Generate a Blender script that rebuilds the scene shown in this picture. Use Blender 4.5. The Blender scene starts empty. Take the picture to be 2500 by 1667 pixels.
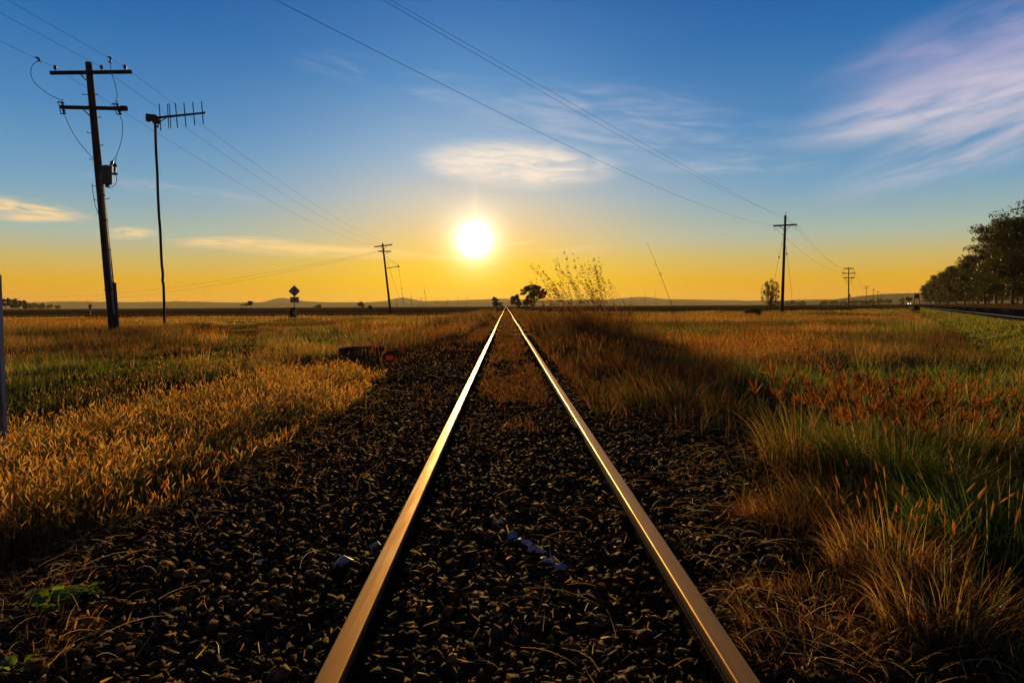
import bpy, bmesh, math, random
import numpy as np
from mathutils import Vector, Matrix, Quaternion

rnd = random.Random(7)
R = np.random.default_rng(11)
scn = bpy.context.scene
COL = scn.collection

# ------------------------------------------------------------------ camera
CAM = Vector((0, 0, 1.14))
FPX = 1666.67                       # focal length in photo pixels (24 mm on 36 mm)
PITCH = math.atan(86.5 / FPX)
ROLL = 0.0055
YAW = 0.0084
_f = Vector((math.sin(YAW) * math.cos(PITCH), math.cos(YAW) * math.cos(PITCH), -math.sin(PITCH)))
_r0 = Vector((math.cos(YAW), -math.sin(YAW), 0))
_u0 = _r0.cross(_f)
_r = math.cos(ROLL) * _r0 - math.sin(ROLL) * _u0
_u = math.sin(ROLL) * _r0 + math.cos(ROLL) * _u0


def ray(u, v):
    d = _f + _r * ((u - 1250) / FPX) - _u * ((v - 833.5) / FPX)
    return d.normalized()


def at(u, v, Y):
    """survey point: where the line of sight (u, v) meets the upright plane y = Y"""
    d = ray(u, v)
    return CAM + d * (Y / d.y)


def xat(u, Y):
    return at(u, 747, Y).x


cam_d = bpy.data.cameras.new('camera')
cam = bpy.data.objects.new('camera', cam_d)
COL.objects.link(cam)
cam_d.sensor_width = 36
cam_d.lens = 24
cam_d.clip_start = 0.05
cam_d.clip_end = 40000
M = Matrix((( _r.x, _u.x, -_f.x), (_r.y, _u.y, -_f.y), (_r.z, _u.z, -_f.z))).to_4x4()
M.translation = CAM
cam.matrix_world = M
scn.camera = cam

# ------------------------------------------------------------------ render settings
scn.view_settings.view_transform = 'Standard'
scn.view_settings.look = 'None'
scn.view_settings.exposure = 0.0
scn.view_settings.gamma = 1.0
scn.cycles.use_denoising = True
scn.cycles.max_bounces = 6
scn.cycles.diffuse_bounces = 2
scn.cycles.glossy_bounces = 2
scn.cycles.transmission_bounces = 3
scn.cycles.volume_bounces = 0
scn.cycles.transparent_max_bounces = 6
scn.cycles.sample_clamp_indirect = 4
scn.cycles.sample_clamp_direct = 12

# ------------------------------------------------------------------ helpers


def s2l(c):
    c = c / 255.0
    return c / 12.92 if c <= 0.04045 else ((c + 0.055) / 1.055) ** 2.4


def srgb(r, g, b):
    return (s2l(r), s2l(g), s2l(b), 1)


def tag(o, label=None, cat=None, group=None, kind=None):
    if label: o['label'] = label
    if cat: o['category'] = cat
    if group: o['group'] = group
    if kind: o['kind'] = kind
    return o


def empty(name, loc, label=None, cat=None, group=None):
    o = bpy.data.objects.new(name, None)
    COL.objects.link(o)
    o.location = loc
    o.empty_display_size = 0.2
    return tag(o, label, cat, group)


def copy_tree(o, parent=None):
    c = o.copy()
    COL.objects.link(c)
    if parent is not None:
        c.parent = parent
    for ch in list(o.children):
        copy_tree(ch, c)
    return c


def smooth(a, b, x):
    t = np.clip((x - a) / (b - a), 0, 1)
    return t * t * (3 - 2 * t)


_grid = R.random((256, 256))


def vnoise(x, y):
    x = np.asarray(x, float); y = np.asarray(y, float)
    xi = np.floor(x).astype(int); yi = np.floor(y).astype(int)
    fx = x - xi; fy = y - yi
    fx = fx * fx * (3 - 2 * fx); fy = fy * fy * (3 - 2 * fy)
    a = _grid[xi & 255, yi & 255]; b = _grid[(xi + 1) & 255, yi & 255]
    c = _grid[xi & 255, (yi + 1) & 255]; d = _grid[(xi + 1) & 255, (yi + 1) & 255]
    return (a * (1 - fx) + b * fx) * (1 - fy) + (c * (1 - fx) + d * fx) * fy


def fbm(x, y, n=3):
    s = 0; a = 1; t = 0
    for i in range(n):
        s = s + a * vnoise(x * 2 ** i + 17.3 * i, y * 2 ** i + 5.1 * i); t += a; a *= 0.5
    return s / t


TRK = 0.076                          # track centre line
RDX = 0.57                           # the road runs off at x = c + 0.57 y


def bal_left(y):
    y = np.asarray(y, float)
    b = np.interp(y, [0, 3, 6, 9, 11, 14, 16, 19.5, 23, 60], [-2.1, -2.05, -1.9, -2.0, -2.2, -3.2, -3.3, -3.3, -1.4, -1.1])
    return b + 0.35 * (vnoise(y * 1.3, y * 0 + 3.3) - 0.5) + 0.2 * (vnoise(y * 4, y * 0 + 8.3) - 0.5)


def bal_right(y):
    y = np.asarray(y, float)
    b = np.interp(y, [0, 2, 3, 4.5, 5.5, 7, 9, 12, 20, 60], [0.85, 0.95, 1.15, 1.5, 1.6, 1.2, 0.95, 0.95, 1.1, 1.15])
    return b + 0.3 * (vnoise(y * 1.4, y * 0 + 13.3) - 0.5) + 0.2 * (vnoise(y * 4, y * 0 + 18.3) - 0.5)


def fox_left(y): return np.interp(y, [2.5, 4, 6.2, 10, 14.5, 16], [-5.4, -5.0, -4.5, -3.7, -2.9, -2.5])


def terr(x, y):
    x = np.asarray(x, float); y = np.asarray(y, float)
    d = np.abs(x - TRK)
    z = 0.04 - 0.24 * smooth(1.5, 3.2, d)
    z = z - 0.22 * np.exp(-((x - fox_left(y) + 1.3) / 0.9) ** 2) * (1 - smooth(14, 20, y)) * (x < 0)
    near = smooth(2.0, 5.0, d)
    z = z + near * (0.16 * (fbm(x * 0.22 + 3, y * 0.22, 2) - 0.5)) * (1 - smooth(200, 600, np.abs(y)))
    c = x - RDX * y
    z = np.where(c > 0, z * (1 - smooth(1.5, 5.2, c)) + 0.40 * smooth(1.0, 5.2, c), z)
    z = z - 0.1 * smooth(5.3, 5.9, c) * (1 - smooth(14.6, 15.2, c))
    z = z + 0.55 * smooth(15.4, 26, c)
    return z


def tz(x, y):
    return float(terr(np.array([x]), np.array([y]))[0])


def mesh_from(name, co, tris, col=None, mat=None, parent=None, smooth_shade=False, attr=None):
    me = bpy.data.meshes.new(name)
    co = np.asarray(co, np.float32); tris = np.asarray(tris, np.int32)
    nf = len(tris); k = tris.shape[1]
    me.vertices.add(len(co)); me.vertices.foreach_set('co', co.ravel())
    me.loops.add(nf * k); me.loops.foreach_set('vertex_index', tris.ravel())
    me.polygons.add(nf); me.polygons.foreach_set('loop_start', np.arange(0, nf * k, k, dtype=np.int32))
    if smooth_shade:
        me.polygons.foreach_set('use_smooth', np.ones(nf, bool))
    if col is not None:
        a = me.attributes.new('tint', 'FLOAT_COLOR', 'POINT')
        rgba = np.ones((len(co), 4), np.float32); rgba[:, :3] = col
        a.data.foreach_set('color', rgba.ravel())
    me.update(calc_edges=True)
    if mat: me.materials.append(mat)
    o = bpy.data.objects.new(name, me)
    COL.objects.link(o)
    if parent is not None: o.parent = parent
    return o


class MB:
    """collects boxes, tubes and sheets into one mesh"""

    def __init__(s):
        s.v = []; s.f = []; s.m = []

    def add(s, vs, fs, mi=0):
        o = len(s.v)
        s.v += [tuple(p) for p in vs]
        s.f += [tuple(i + o for i in f) for f in fs]
        s.m += [mi] * len(fs)

    def tube(s, pts, rad, n=8, cap=True, mi=0):
        pts = [Vector(p) for p in pts]
        if not hasattr(rad, '__len__'): rad = [rad] * len(pts)
        vs = []; fs = []
        ref = None
        for i, p in enumerate(pts):
            t = (pts[min(i + 1, len(pts) - 1)] - pts[max(i - 1, 0)])
            if t.length < 1e-9: t = Vector((0, 0, 1))
            t.normalize()
            if ref is None:
                ref = Vector((1, 0, 0)) if abs(t.x) < 0.8 else Vector((0, 1, 0))
            a = (ref - t * ref.dot(t)).normalized(); ref = a
            b = t.cross(a)
            for k in range(n):
                th = 2 * math.pi * k / n
                vs.append(p + (a * math.cos(th) + b * math.sin(th)) * rad[i])
        for i in range(len(pts) - 1):
            for k in range(n):
                k2 = (k + 1) % n
                fs.append((i * n + k, i * n + k2, (i + 1) * n + k2, (i + 1) * n + k))
        if cap:
            fs.append(tuple(range(n - 1, -1, -1)))
            fs.append(tuple((len(pts) - 1) * n + k for k in range(n)))
        s.add(vs, fs, mi)

    def box(s, c, size, rot=None, mi=0, bev=0.0):
        c = Vector(c); hx, hy, hz = size[0] / 2, size[1] / 2, size[2] / 2
        if bev <= 0:
            vs = [Vector((x, y, z)) for x in (-hx, hx) for y in (-hy, hy) for z in (-hz, hz)]
            fs = [(0, 1, 3, 2), (4, 6, 7, 5), (0, 4, 5, 1), (2, 3, 7, 6), (0, 2, 6, 4), (1, 5, 7, 3)]
        else:
            bm = bmesh.new()
            bmesh.ops.create_cube(bm, size=1)
            for v in bm.verts: v.co = Vector((v.co.x * 2 * hx, v.co.y * 2 * hy, v.co.z * 2 * hz))
            bmesh.ops.bevel(bm, geom=bm.edges[:], offset=bev, segments=2, affect='EDGES')
            bm.verts.index_update()
            vs = [v.co.copy() for v in bm.verts]
            fs = [tuple(v.index for v in f.verts) for f in bm.faces]
            bm.free()
        if rot is not None: vs = [rot @ v for v in vs]
        s.add([v + c for v in vs], fs, mi)

    def bar(s, a, b, w, h, up=(0, 0, 1), mi=0):
        a = Vector(a); b = Vector(b); t = (b - a); L = t.length; t.normalize()
        up = Vector(up); sd = t.cross(up).normalized(); up2 = sd.cross(t)
        rot = Matrix((( t.x, sd.x, up2.x), (t.y, sd.y, up2.y), (t.z, sd.z, up2.z)))
        s.box((a + b) / 2, (L, w, h), rot, mi)

    def lathe(s, base, axis, prof, n=12, mi=0):
        axis = Vector(axis).normalized(); base = Vector(base)
        s.tube([base + axis * h for h, r in prof], [max(r, 1e-4) for h, r in prof], n, True, mi)

    def prism(s, poly, d, mi=0):
        """poly: 3-D outline; d: offset vector giving it thickness"""
        d = Vector(d); n = len(poly)
        vs = [Vector(p) for p in poly] + [Vector(p) + d for p in poly]
        fs = [tuple(range(n - 1, -1, -1)), tuple(range(n, 2 * n))]
        fs += [(i, (i + 1) % n, n + (i + 1) % n, n + i) for i in range(n)]
        s.add(vs, fs, mi)

    def build(s, name, mats, parent=None, smooth_shade=False, origin=None):
        me = bpy.data.meshes.new(name)
        off = Vector((0, 0, 0))
        if parent is not None:
            q = parent
            while q is not None:
                off += q.location; q = q.parent
        elif origin is not None:
            off = Vector(origin)
        me.from_pydata([(p[0] - off.x, p[1] - off.y, p[2] - off.z) for p in s.v], [], s.f)
        mats = mats if isinstance(mats, (list, tuple)) else [mats]
        for m in mats: me.materials.append(m)
        if len(mats) > 1: me.polygons.foreach_set('material_index', s.m)
        if smooth_shade: me.polygons.foreach_set('use_smooth', [True] * len(me.polygons))
        bm = bmesh.new(); bm.from_mesh(me)
        bmesh.ops.recalc_face_normals(bm, faces=bm.faces[:])
        bm.to_mesh(me); bm.free()
        me.update()
        o = bpy.data.objects.new(name, me)
        COL.objects.link(o)
        if parent is not None: o.parent = parent
        elif origin is not None: o.location = origin
        return o


# ------------------------------------------------------------------ materials
def new_mat(name):
    m = bpy.data.materials.new(name); m.use_nodes = True
    nt = m.node_tree
    for n in list(nt.nodes): nt.nodes.remove(n)
    out = nt.nodes.new('ShaderNodeOutputMaterial')
    return m, nt, out


def pmat(name, base, rough=0.7, metal=0.0, spec=0.5, var=0.25, scale=8.0, bump=0.0, stretch=(1, 1, 1), detail=5, emit=None, vscale=None, bscale=None):
    m, nt, out = new_mat(name)
    b = nt.nodes.new('ShaderNodeBsdfPrincipled')
    nt.links.new(b.outputs[0], out.inputs[0])
    tc = nt.nodes.new('ShaderNodeTexCoord'); mp = nt.nodes.new('ShaderNodeMapping')
    mp.inputs['Scale'].default_value = stretch
    nt.links.new(tc.outputs['Object'], mp.inputs[0])
    no = nt.nodes.new('ShaderNodeTexNoise'); no.inputs['Scale'].default_value = scale; no.inputs['Detail'].default_value = detail
    nt.links.new(mp.outputs[0], no.inputs['Vector'])
    ra = nt.nodes.new('ShaderNodeValToRGB')
    ra.color_ramp.elements[0].position = 0.3; ra.color_ramp.elements[1].position = 0.7
    ra.color_ramp.elements[0].color = [c * (1 - var) for c in base[:3]] + [1]
    ra.color_ramp.elements[1].color = [min(1, c * (1 + var)) for c in base[:3]] + [1]
    nt.links.new(no.outputs[0], ra.inputs[0]); nt.links.new(ra.outputs[0], b.inputs['Base Color'])
    b.inputs['Roughness'].default_value = rough; b.inputs['Metallic'].default_value = metal
    b.inputs['Specular IOR Level'].default_value = spec
    if bump:
        bp = nt.nodes.new('ShaderNodeBump'); bp.inputs['Strength'].default_value = bump; bp.inputs['Distance'].default_value = 0.02
        nt.links.new(no.outputs[0], bp.inputs['Height']); nt.links.new(bp.outputs[0], b.inputs['Normal'])
    if emit:
        b.inputs['Emission Color'].default_value = emit[0]; b.inputs['Emission Strength'].default_value = emit[1]
    return m


def leaf_mat(name, trans=0.5, gloss=0.06, rough=0.45, base=None, tgain=1.25):
    """thin plant matter: colour comes from the 'tint' attribute of each blade (or a fixed base colour)"""
    m, nt, out = new_mat(name)
    d = nt.nodes.new('ShaderNodeBsdfDiffuse'); t = nt.nodes.new('ShaderNodeBsdfTranslucent'); g = nt.nodes.new('ShaderNodeBsdfGlossy')
    g.inputs['Roughness'].default_value = rough
    if base is None:
        a = nt.nodes.new('ShaderNodeAttribute'); a.attribute_name = 'tint'; src = a.outputs['Color']
    else:
        tc = nt.nodes.new('ShaderNodeTexCoord'); no = nt.nodes.new('ShaderNodeTexNoise'); no.inputs['Scale'].default_value = 0.9
        nt.links.new(tc.outputs['Object'], no.inputs['Vector'])
        ra = nt.nodes.new('ShaderNodeValToRGB')
        ra.color_ramp.elements[0].position = 0.35; ra.color_ramp.elements[1].position = 0.65
        ra.color_ramp.elements[0].color = list(base[0]) + [1]; ra.color_ramp.elements[1].color = list(base[1]) + [1]
        nt.links.new(no.outputs[0], ra.inputs[0]); src = ra.outputs[0]
    mul = nt.nodes.new('ShaderNodeMix'); mul.data_type = 'RGBA'; mul.blend_type = 'MULTIPLY'; mul.inputs[0].default_value = 1
    nt.links.new(src, mul.inputs[6]); mul.inputs[7].default_value = (tgain, tgain * 0.95, tgain * 0.7, 1)
    nt.links.new(src, d.inputs[0]); nt.links.new(mul.outputs[2], t.inputs[0])
    g.inputs[0].default_value = (0.8, 0.8, 0.75, 1)
    x = nt.nodes.new('ShaderNodeMixShader'); x.inputs[0].default_value = trans
    nt.links.new(d.outputs[0], x.inputs[1]); nt.links.new(t.outputs[0], x.inputs[2])
    y = nt.nodes.new('ShaderNodeMixShader'); y.inputs[0].default_value = gloss
    nt.links.new(x.outputs[0], y.inputs[1]); nt.links.new(g.outputs[0], y.inputs[2])
    nt.links.new(y.outputs[0], out.inputs[0])
    return m


MAT = {}
MAT['grass'] = leaf_mat('grass', 0.55, 0.03)
MAT['seed'] = leaf_mat('seed', 0.82, 0.02, tgain=1.28)
MAT['leaf_gum'] = leaf_mat('gum_leaf', 0.35, 0.05, 0.4, base=((0.034, 0.042, 0.011), (0.085, 0.085, 0.02)))
MAT['leaf_dark'] = leaf_mat('dark_leaf', 0.1, 0.01, 0.5, base=((0.02, 0.022, 0.008), (0.045, 0.042, 0.014)))
MAT['leaf_far'] = leaf_mat('far_leaf', 0.3, 0.02, 0.5, base=((0.03, 0.035, 0.012), (0.06, 0.055, 0.018)))
MAT['leaf_pale'] = leaf_mat('pale_leaf', 0.45, 0.03, 0.5, base=((0.09, 0.08, 0.025), (0.16, 0.13, 0.04)))
MAT['bark'] = pmat('bark', (0.10, 0.075, 0.055), 0.9, var=0.5, scale=3, stretch=(1, 1, 0.2))
MAT['bark_pale'] = pmat('pale_bark', (0.32, 0.26, 0.2), 0.85, var=0.4, scale=3, stretch=(1, 1, 0.3))
MAT['pole'] = pmat('pole_wood', (0.075, 0.055, 0.04), 0.85, var=0.45, scale=14, bump=0.5, stretch=(1, 1, 0.06))
MAT['arm'] = pmat('crossarm_wood', (0.06, 0.042, 0.03), 0.85, var=0.4, scale=10, stretch=(0.1, 1, 1))
MAT['steel'] = pmat('galvanised_steel', (0.36, 0.37, 0.38), 0.5, metal=0.6, var=0.15, scale=9)
MAT['dark_steel'] = pmat('dark_steel', (0.06, 0.055, 0.05), 0.55, metal=0.5, var=0.3, scale=9)
MAT['conduit'] = pmat('grey_conduit', (0.42, 0.42, 0.44), 0.5, var=0.1, scale=5)
MAT['tank'] = pmat('transformer_paint', (0.2, 0.21, 0.2), 0.4, var=0.2, scale=5)
MAT['ceramic'] = pmat('brown_ceramic', (0.07, 0.03, 0.02), 0.25, var=0.2)
MAT['ceramic_grey'] = pmat('pale_ceramic', (0.4, 0.38, 0.35), 0.3, var=0.1)
MAT['wire'] = pmat('wire', (0.03, 0.03, 0.03), 0.6, metal=0.2, var=0.1)
MAT['sign_back'] = pmat('sign_back', (0.42, 0.38, 0.38), 0.6, metal=0.0, var=0.25, scale=5)
MAT['sign_yellow'] = pmat('sign_yellow', (0.8, 0.52, 0.03), 0.45, var=0.15, scale=4)
MAT['sign_black'] = pmat('sign_black', (0.012, 0.012, 0.012), 0.5, var=0.1)
MAT['sign_blue'] = pmat('sign_grey_blue', (0.3, 0.34, 0.4), 0.5, var=0.1)
MAT['concrete'] = pmat('old_concrete', (0.075, 0.055, 0.04), 0.95, spec=0.0, var=0.45, scale=9, bump=0.5)
MAT['brick'] = leaf_mat('orange_block', 0.5, 0.06, 0.4, base=((0.6, 0.15, 0.025), (0.72, 0.2, 0.04)))
MAT['timber'] = pmat('sleeper_wood', (0.23, 0.16, 0.10), 0.75, var=0.4, scale=10, bump=0.6, stretch=(0.1, 1, 1))
MAT['white_paint'] = pmat('white_painted_stone', (0.45, 0.45, 0.5), 0.6, var=0.25, scale=35, bump=0.4)
MAT['shade_blue_white'] = pmat('shade_blue_white_stone', (0.16, 0.36, 0.6), 0.6, var=0.35, scale=35, bump=0.4)  # white-painted stones again, the blue of shade put into their colour
MAT['car_paint'] = pmat('car_paint', (0.03, 0.035, 0.05), 0.25, metal=0.3, var=0.05)
MAT['car_glass'] = pmat('car_glass', (0.02, 0.025, 0.03), 0.08, var=0.05)
MAT['rubber'] = pmat('rubber', (0.015, 0.015, 0.015), 0.8, var=0.1)
MAT['lamp'] = pmat('lit_headlamp', (0.9, 0.9, 0.9), 0.2, var=0.02, emit=((1, 0.97, 0.9, 1), 14))
MAT['farm_green'] = pmat('machine_paint', (0.06, 0.07, 0.05), 0.5, var=0.2)
MAT['farm_pale'] = pmat('machine_pale_paint', (0.3, 0.29, 0.26), 0.5, var=0.2)

# ------------------------------------------------------------------ sun and sky
SUN = ray(1159, 587)
SUN_EL = math.asin(SUN.z); SUN_AZ = math.atan2(SUN.x, SUN.y)
sd = bpy.data.lights.new('sun', 'SUN')
sd.energy = 5.0; sd.angle = math.radians(0.5); sd.color = (1.0, 0.6, 0.17)
so = bpy.data.objects.new('sun', sd); COL.objects.link(so)
so.rotation_euler = SUN.to_track_quat('Z', 'Y').to_euler()
so.location = (0, 0, 60)

world = bpy.data.worlds.new('World'); scn.world = world; world.use_nodes = True
wt = world.node_tree
for n in list(wt.nodes): wt.nodes.remove(n)


class S:
    """a float socket with arithmetic"""
    def __init__(s, k): s.k = k

    def _op(a, op, b=None, c=None, clamp=False):
        n = wt.nodes.new('ShaderNodeMath'); n.operation = op; n.use_clamp = clamp
        for i, q in enumerate((a, b, c)):
            if q is None: continue
            if isinstance(q, S): wt.links.new(q.k, n.inputs[i])
            else: n.inputs[i].default_value = q
        return S(n.outputs[0])
    def __add__(a, b): return a._op('ADD', b)
    def __sub__(a, b): return a._op('SUBTRACT', b)
    def __mul__(a, b): return a._op('MULTIPLY', b)
    def __truediv__(a, b): return a._op('DIVIDE', b)
    def __neg__(a): return a._op('MULTIPLY', -1.0)


def expo(a): return S._op(S._op(a, 'MAXIMUM', -40.0), 'EXPONENT')


def mapr(a, f0, f1, t0=0.0, t1=1.0, sm=True):
    n = wt.nodes.new('ShaderNodeMapRange'); n.interpolation_type = 'SMOOTHSTEP' if sm else 'LINEAR'
    wt.links.new(a.k, n.inputs[0])
    for i, q in enumerate((f0, f1, t0, t1)): n.inputs[i + 1].default_value = q
    return S(n.outputs[0])


def cmix(fac, a, b, blend='MIX'):
    n = wt.nodes.new('ShaderNodeMix'); n.data_type = 'RGBA'; n.blend_type = blend; n.clamp_factor = blend == 'MIX'
    for i, q in ((0, fac), (6, a), (7, b)):
        if isinstance(q, S): wt.links.new(q.k, n.inputs[i])
        elif hasattr(q, 'is_output'): wt.links.new(q, n.inputs[i])
        else: n.inputs[i].default_value = q
    return n.outputs[2]


def ramp(t, stops):
    n = wt.nodes.new('ShaderNodeValToRGB'); e = n.color_ramp.elements
    e[0].position, e[0].color = stops[0]; e[1].position, e[1].color = stops[-1]
    for p, c in stops[1:-1]:
        q = e.new(p); q.color = c
    wt.links.new(t.k, n.inputs[0])
    return n.outputs[0]


tc = wt.nodes.new('ShaderNodeTexCoord')
sp = wt.nodes.new('ShaderNodeSeparateXYZ'); wt.links.new(tc.outputs['Generated'], sp.inputs[0])
dx, dy, dz = S(sp.outputs[0]), S(sp.outputs[1]), S(sp.outputs[2])
EL = S._op(S._op(S._op(dz, 'MINIMUM', 1.0), 'MAXIMUM', -1.0), 'ARCSINE') * 57.29578
AZ = S._op(dx, 'ARCTAN2', dy) * 57.29578
DOT = dx * SUN.x + dy * SUN.y + dz * SUN.z
ANG = S._op(S._op(DOT, 'MINIMUM', 1.0), 'ARCCOSINE') * 57.29578
T = S._op(S._op(S._op(EL, 'MAXIMUM', 0.0) * (1 / 90.0), 'SQRT'), 'MINIMUM', 1.0)


def st(e, r, g, b): return (math.sqrt(e / 90.0), srgb(r, g, b))


away = ramp(T, [st(0, 228, 154, 0), st(1.0, 230, 162, 0), st(2.2, 224, 172, 40), st(3.6, 202, 180, 106), st(5.5, 166, 184, 168), st(9, 114, 163, 194),
                st(14, 72, 135, 188), st(20, 32, 107, 173), st(25, 15, 86, 159), st(34, 10, 46, 100), st(48, 4, 16, 42), st(90, 2, 8, 24)])
near = ramp(T, [st(0, 250, 186, 0), st(1.0, 252, 192, 0), st(2.2, 254, 198, 0), st(3.6, 250, 200, 46), st(5.5, 238, 200, 122), st(8.5, 204, 198, 182),
                st(12, 150, 182, 208), st(18, 80, 142, 196), st(25, 32, 102, 173), st(34, 10, 46, 100), st(48, 4, 16, 42), st(90, 2, 8, 24)])
daz = (AZ - math.degrees(SUN_AZ)) * (1 / 14.0)
sky = cmix(expo(-(daz * daz)), away, near)


back = mapr(S._op(AZ, 'ABSOLUTE'), 50.0, 115.0, 0.0, 1.0)          # the sky opposite the low sun is still dim
anti = ramp(T, [st(0, 90, 82, 90), st(6, 108, 92, 104), st(14, 84, 88, 110), st(28, 32, 48, 78), st(45, 8, 22, 46), st(90, 2, 8, 24)])
sky = cmix(back, sky, anti)


def azel(u, v):
    d = ray(u, v)
    return math.degrees(math.atan2(d.x, d.y)), math.degrees(math.asin(d.z))


def cloud(sky, u, v, hl, hh, ang, sx, sy, lo, hi, color, amt, seed, warp=0.6):
    """a patch of cirrus at a fixed azimuth and elevation, drawn out along the wind"""
    a0, e0 = azel(u, v); k = 57.3 / FPX
    ca, sa = math.cos(math.radians(ang)), math.sin(math.radians(ang))
    A = AZ - a0; E = EL - e0
    P = A * ca + E * sa; Q = E * ca - A * sa
    cb = wt.nodes.new('ShaderNodeCombineXYZ')
    wt.links.new((P * sx).k, cb.inputs[0]); wt.links.new((Q * sy).k, cb.inputs[1]); cb.inputs[2].default_value = seed
    no = wt.nodes.new('ShaderNodeTexNoise'); no.inputs['Scale'].default_value = 1; no.inputs['Detail'].default_value = 7
    no.inputs['Roughness'].default_value = 0.58; no.inputs['Distortion'].default_value = warp
    wt.links.new(cb.outputs[0], no.inputs['Vector'])
    n = mapr(S(no.outputs[0]), lo, hi)
    p = P * (1 / (hl * k)); q = Q * (1 / (hh * k))
    m = mapr(S._op(p * p + q * q, 'SQRT'), 1.0, 0.25)
    return cmix(S._op(n * m * amt, 'MINIMUM', 1.0), sky, color)


PINK = srgb(206, 182, 208); CREAM = srgb(255, 236, 214); PALE = srgb(196, 200, 216); PEACH = srgb(244, 214, 170)
sky = cloud(sky, 1270, 402, 290, 70, -3, 0.24, 1.3, 0.18, 0.66, CREAM, 0.9, 1.0, 1.0)
sky = cloud(sky, 1150, 400, 150, 50, -5, 0.3, 1.5, 0.25, 0.6, CREAM, 0.5, 7.0)
sky = cloud(sky, 1500, 300, 480, 110, -8, 0.16, 0.9, 0.35, 0.8, PALE, 0.55, 2.0)
sky = cloud(sky, 1000, 205, 330, 60, -8, 0.16, 0.9, 0.4, 0.8, PALE, 0.3, 12.0)
sky = cloud(sky, 2450, 215, 480, 82, 7, 0.10, 0.62, 0.22, 0.72, srgb(236, 222, 224), 0.9, 3.0, 0.3)
sky = cloud(sky, 2490, 310, 430, 80, 15, 0.11, 0.7, 0.30, 0.78, srgb(222, 206, 218), 0.8, 4.0, 0.3)
sky = cloud(sky, 2470, 62, 420, 90, 9, 0.09, 0.45, 0.2, 0.8, srgb(192, 180, 212), 0.65, 5.0, 0.3)
sky = cloud(sky, 2480, 140, 440, 85, 9, 0.09, 0.5, 0.2, 0.85, srgb(190, 180, 212), 0.7, 15.0, 0.3)
sky = cloud(sky, 1780, 405, 260, 26, -3, 0.2, 1.4, 0.36, 0.75, PALE, 0.5, 6.0)
sky = cloud(sky, 50, 508, 150, 24, -6, 0.4, 2.2, 0.3, 0.62, srgb(250, 214, 160), 0.95, 8.0)
sky = cloud(sky, 90, 530, 90, 14, 4, 0.5, 2.6, 0.3, 0.62, srgb(250, 214, 160), 0.85, 18.0)
sky = cloud(sky, 315, 570, 70, 18, 3, 0.6, 2.2, 0.3, 0.62, srgb(246, 214, 160), 0.8, 9.0)
sky = cloud(sky, 570, 592, 170, 18, 2, 0.35, 2.6, 0.26, 0.6, srgb(252, 212, 150), 0.95, 10.0)
sky = cloud(sky, 790, 612, 270, 22, -1, 0.25, 2.2, 0.26, 0.62, srgb(255, 214, 140), 0.9, 11.0)
sky = cloud(sky, 1000, 628, 200, 12, -1, 0.25, 3.0, 0.3, 0.62, srgb(255, 212, 120), 0.6, 21.0)
sky = cloud(sky, 450, 468, 260, 22, -5, 0.25, 1.8, 0.36, 0.75, srgb(190, 190, 196), 0.55, 13.0)
sky = cloud(sky, 1410, 610, 120, 12, 3, 0.4, 3.0, 0.35, 0.7, PEACH, 0.35, 14.0)
sky = cloud(sky, 1270, 594, 60, 5, 7, 0.4, 3.0, 0.25, 0.5, srgb(255, 220, 150), 0.6, 16.0)


def glow(sky, fac, col):
    return cmix(fac, sky, col, 'ADD')


sky = glow(sky, expo(-(ANG * (1 / 3.6))), (0.36, 0.2, 0.03, 1))
sky = glow(sky, expo(-((ANG * (1 / 2.1)) * (ANG * (1 / 2.1)))), (0.75, 0.75, 0.65, 1))
sky = glow(sky, expo(-((ANG * (1 / 0.9)) * (ANG * (1 / 0.9)))), (6, 5.6, 4.6, 1))
pz = (AZ - math.degrees(SUN_AZ)) * (1 / 0.38)
sky = glow(sky, expo(-(pz * pz)) * mapr(EL, 11.5, 6.5) * mapr(EL, 3.0, 5.5), (0.16, 0.09, 0.02, 1))

nish = wt.nodes.new('ShaderNodeTexSky'); nish.sky_type = 'NISHITA'; nish.sun_disc = False
nish.sun_elevation = SUN_EL; nish.sun_rotation = SUN_AZ; nish.dust_density = 2.0; nish.ozone_density = 2.0
scaled = cmix(1.0, sky, (10.0, 10.0, 10.0, 1), 'MULTIPLY')
final = cmix(0.99, nish.outputs[0], scaled)
bg = wt.nodes.new('ShaderNodeBackground'); bg.inputs[1].default_value = 0.1
wt.links.new(final, bg.inputs[0])
wo = wt.nodes.new('ShaderNodeOutputWorld'); wt.links.new(bg.outputs[0], wo.inputs[0])

# ------------------------------------------------------------------ ground sheet
def axis_lines(lo, hi, n, k, dense=None):
    t = np.linspace(-1, 1, n)
    s = np.sinh(t * k) / math.sinh(k)
    a = np.where(s < 0, -s * lo, s * hi)
    return a


gx = np.unique(np.concatenate([axis_lines(-9000, 9000, 241, 9.5), np.arange(-5, 5, 0.12)]))
gy = np.unique(np.concatenate([-60 + 0 * np.arange(1), np.linspace(-50, 1.5, 24), np.geomspace(1.6, 9200, 300)]))
XX, YY = np.meshgrid(gx, gy)
ZZ = terr(XX, YY)
co = np.stack([XX.ravel(), YY.ravel(), ZZ.ravel()], 1)
nx, ny = len(gx), len(gy)
ii = (np.arange(ny - 1)[:, None] * nx + np.arange(nx - 1)[None]).ravel()
quads = np.stack([ii, ii + 1, ii + nx + 1, ii + nx], 1)
x, y = co[:, 0], co[:, 1]
c = x - RDX * y
soil = np.array([0.035, 0.024, 0.014])
gcol = np.tile(soil, (len(co), 1))


def blend(colr, w):
    global gcol
    w = np.clip(w, 0, 1)[:, None]
    gcol = gcol * (1 - w) + np.array(colr) * w


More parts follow.
